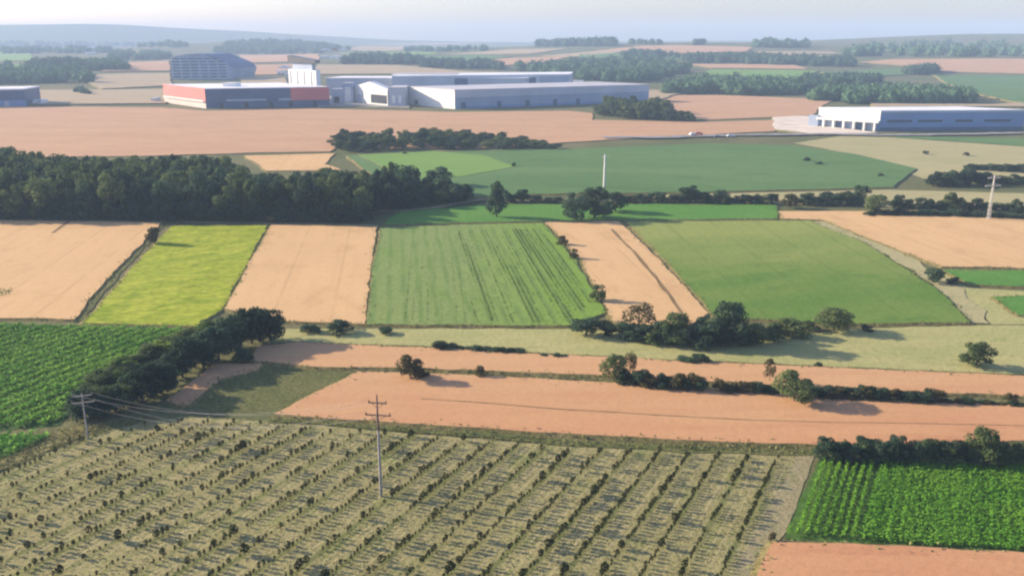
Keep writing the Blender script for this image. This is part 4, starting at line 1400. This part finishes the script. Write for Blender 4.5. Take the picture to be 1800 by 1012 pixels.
far('wheat_field', [(775, 97), (900, 88), (1000, 86), (930, 96)], 'tan_far', 'pale strip beneath the ridge trees')
far('wheat_field', [(420, 98), (560, 96), (560, 108), (425, 112)], 'wheat_far', 'tan field behind the tall ribbed hall')
far('wheat_field', [(418, 116), (520, 114), (515, 132), (420, 134)], 'wheat_far', 'pink tan field beside the tall ribbed hall')
far('wheat_field', [(215, 112), (298, 108), (298, 126), (180, 127)], 'wheat_far', 'tan field left bare before the tall ribbed hall')
far('khaki_field', [(130, 133), (300, 130), (300, 152), (180, 158)], 'tan_far', 'khaki plot before the tall ribbed hall')
far('khaki_field', [(-300, 162), (180, 160), (300, 158), (290, 184), (50, 186), (-300, 186)], 'tan_far', 'khaki plot beside the red hall')
far('khaki_field', [(560, 115), (700, 116), (820, 127), (1000, 133), (700, 131), (540, 132)], 'tan_far', 'dry plot behind the second hall')
far('green_field', [(-200, 90), (50, 90), (60, 108), (-200, 112)], 'green_bright', 'pale green field beyond the far trees')
far('green_field', [(-200, 118), (40, 116), (60, 138), (-200, 142)], 'green_bright', 'pale green clearing among the far trees')
far('khaki_field', [(1130, 160), (1220, 162), (1180, 170), (1150, 182)], 'tan_far', 'khaki plot at the end of the pale hall')
far('wheat_field', [(1300, 96), (1420, 96), (1500, 106), (1400, 104)], 'tan_far', 'pale strip below the ridge')
far('green_field', [(700, 103), (830, 97), (900, 101), (820, 110)], 'green_far', 'green strip on the far rise')
far('khaki_field', [(1530, 184), (1740, 186), (1800, 182), (2500, 184), (2500, 190), (1540, 190)], 'tan_far', 'pale bank behind the long blue hall')
far('green_field', [(1020, 97), (1110, 93), (1190, 98), (1250, 101), (1210, 106), (1010, 106)], 'green_far', 'green slope of the far hill')
far('wheat_field', [(640, 79), (760, 76), (900, 76), (800, 79)], 'tan_far', 'thin pale strip high on the far rise')
far('wheat_field', [(1000, 108), (1060, 106), (1090, 109), (1020, 112)], 'tan_far', 'pale gap in the broad wooded slope')
far('green_field', [(600, 94), (760, 93), (770, 97), (640, 100)], 'green_bright', 'light green strip behind the farmhouses')
far('wheat_field', [(1330, 92), (1460, 92), (1480, 96), (1340, 95)], 'tan_far', 'tan strip on the shoulder of the far hill')
far('green_field', [(1440, 128), (1580, 122), (1600, 132), (1500, 138)], 'green_far', 'green meadow between the two tree bands')
far('khaki_field', [(420, 136), (500, 138), (505, 150), (425, 150)], 'tan_far', 'bare plot behind the red hall')
sheet('yard', [(560, 168), (720, 172), (720, 192), (590, 189), (560, 190)], M['gravel'], lift=.65, h=.3, label='grey factory yard between the halls')

# ------------------------------------------------------------------ far woods that read as one mass
ICO = None
def blob_template():
    import bmesh
    out = []
    for s in range(5):
        bm = bmesh.new()
        bmesh.ops.create_icosphere(bm, subdivisions=1, radius=.86)
        for v in bm.verts:
            v.co *= 1 + .4 * noise.noise(v.co * 1.9 + Vector((s * 7.1, 0, 0)))
        co = np.array([tuple(v.co) for v in bm.verts])
        fs = [tuple(q.index for q in fc.verts) for fc in bm.faces]
        bm.free()
        n = 80
        d = rng.normal(0, 1, (n, 3))
        d /= np.linalg.norm(d, axis=1)[:, None]
        k = np.array([1 + .5 * noise.noise(Vector(v) * 1.9 + Vector((s * 7.1, 0, 0))) for v in d])
        P = d * (k * rng.uniform(.8, 1.08, n))[:, None]
        nv = d + rng.normal(0, .5, (n, 3))
        nv /= np.linalg.norm(nv, axis=1)[:, None]
        a = np.cross(nv, rng.normal(0, 1, (n, 3)))
        a /= np.linalg.norm(a, axis=1)[:, None]
        b = np.cross(nv, a)
        sz = rng.uniform(.10, .22, n)[:, None]
        Q = np.stack([P - a * sz, P - b * sz, P + a * sz, P + b * sz], 1).reshape(-1, 3)
        fs += [(len(co) + 4 * i, len(co) + 4 * i + 1, len(co) + 4 * i + 2, len(co) + 4 * i + 3) for i in range(n)]
        out.append((np.concatenate([co, Q]), fs))
    return out
BLOBS = blob_template()

def forest(pxs, n, hm, label, seed, mat='leaf_far'):
    r = random.Random(seed)
    x0, x1 = min(p[0] for p in pxs), max(p[0] for p in pxs)
    y0, y1 = min(p[1] for p in pxs), max(p[1] for p in pxs)
    VV, FF, off, k = [], [], 0, 0
    for _ in range(n * 30):
        x, y = r.uniform(x0, x1), r.uniform(y0, y1)
        if not inside(pxs, x, y):
            continue
        g = G(x, y)
        h = r.uniform(*hm)
        w = h * r.uniform(.45, .75)
        co, fs = r.choice(BLOBS)
        a = r.uniform(0, 6.28)
        c, s = math.cos(a), math.sin(a)
        W = np.stack([g.x + w * (co[:, 0] * c - co[:, 1] * s), g.y + w * (co[:, 0] * s + co[:, 1] * c), g.z + h * .42 + co[:, 2] * h * .56], 1)
        VV.append(W)
        FF += [tuple(i + off for i in f) for f in fs]
        off += len(co)
        k += 1
        if k >= n:
            break
    me = mesh('forest', np.concatenate(VV), FF)
    tag(link('forest', me, M[mat]), label, 'forest', kind='stuff')

forest([(-150, 152), (165, 146), (150, 132), (60, 118), (-150, 128)], 200, (9, 15), 'dark wood behind the navy hall', 1)
forest([(50, 116), (130, 112), (150, 122), (60, 130)], 70, (10, 16), 'tree clump above the dark wood', 2)
forest([(130, 125), (228, 125), (205, 116), (130, 112)], 90, (9, 14), 'tree tongue reaching into the tan field', 3)
forest([(190, 106), (300, 106), (300, 98), (200, 96)], 80, (10, 16), 'tree band beside the tall ribbed hall', 4)
forest([(370, 95), (470, 96), (570, 94), (620, 88), (540, 78), (465, 74), (400, 80)], 330, (11, 17), 'blue wooded ridge behind the tall ribbed hall', 5)
forest([(600, 113), (755, 114), (720, 104), (620, 101)], 120, (10, 15), 'wooded hollow behind the white tower', 6)
forest([(740, 121), (890, 123), (860, 114), (750, 112)], 90, (9, 14), 'tree strip behind the second long hall', 7)
forest([(940, 83), (1085, 82), (1085, 78), (960, 78)], 110, (14, 22), 'tree row on the ridge', 8)
forest([(980, 140), (1120, 146), (1200, 134), (1215, 120), (1120, 108), (1000, 116), (900, 124)], 330, (10, 16), 'broad wooded slope behind the factory', 9)
forest([(1195, 111), (1500, 119), (1490, 112), (1350, 104), (1210, 103)], 200, (10, 15), 'tree band across the rise', 10)
forest([(1170, 166), (1290, 168), (1400, 168), (1400, 152), (1300, 147), (1210, 146)], 200, (9, 14), 'wood on the near edge of the rise', 11)
forest([(1390, 166), (1450, 158), (1560, 148), (1500, 140), (1410, 146)], 130, (8, 13), 'wooded fold on the rise', 12)
forest([(1420, 178), (1540, 186), (1710, 182), (1700, 170), (1620, 164), (1540, 168), (1440, 166)], 200, (8, 13), 'wood behind the long blue hall', 13)
forest([(1588, 132), (1652, 132), (1640, 126), (1600, 126)], 40, (9, 13), 'small copse on the teal green field', 14)
forest([(1470, 100), (1640, 100), (1800, 102), (2500, 102), (2500, 80), (1800, 80), (1650, 80), (1540, 84)], 420, (12, 20), 'wooded ridge on the skyline', 15)
forest([(1105, 79), (1165, 79), (1165, 76), (1110, 76)], 20, (10, 14), 'low tree row beside the crest', 16)
forest([(1222, 80), (1236, 80), (1236, 77), (1222, 77)], 6, (11, 15), 'lone trees on the crest', 17)
forest([(1325, 84), (1420, 86), (1420, 80), (1330, 78)], 50, (12, 18), 'trees on the shoulder of the far hill', 18)
forest([(130, 163), (150, 163), (160, 168), (135, 168)], 8, (5, 8), 'bushes on the khaki plot', 19)
forest([(0, 96), (200, 94), (200, 90), (0, 88)], 120, (10, 18), 'far dark tree line', 20)

forest([(1090, 100), (1190, 103), (1180, 98), (1110, 96)], 50, (9, 14), 'thin tree belt below the crest of the far hill', 21)
forest([(700, 92), (860, 90), (860, 87), (720, 88)], 60, (9, 14), 'thin tree belt on the far rise behind the second hall', 22)
forest([(0, 82), (330, 84), (330, 80), (0, 77)], 110, (12, 20), 'hazy tree belt at the foot of the blue ridge', 23)

# ------------------------------------------------------------------ air
V, F = [], []
box(V, F, (0, 2600, 50.0), (12400, 7000, 160))
hz = link('haze', mesh('haze', V, F))
hm = bpy.data.materials.new('thin_summer_haze')
hm.use_nodes = True
ht = hm.node_tree
ht.nodes.clear()
ho = ht.nodes.new('ShaderNodeOutputMaterial')
hv = ht.nodes.new('ShaderNodeVolumePrincipled')
hv.inputs['Color'].default_value = (0.52, 0.70, 1.0, 1)
hv.inputs['Density'].default_value = 0.00022
hv.inputs['Anisotropy'].default_value = 0.0
ht.links.new(hv.outputs[0], ho.inputs['Volume'])
hz.data.materials.append(hm)
tag(hz, 'pale blue summer haze over the farmland', kind='stuff')
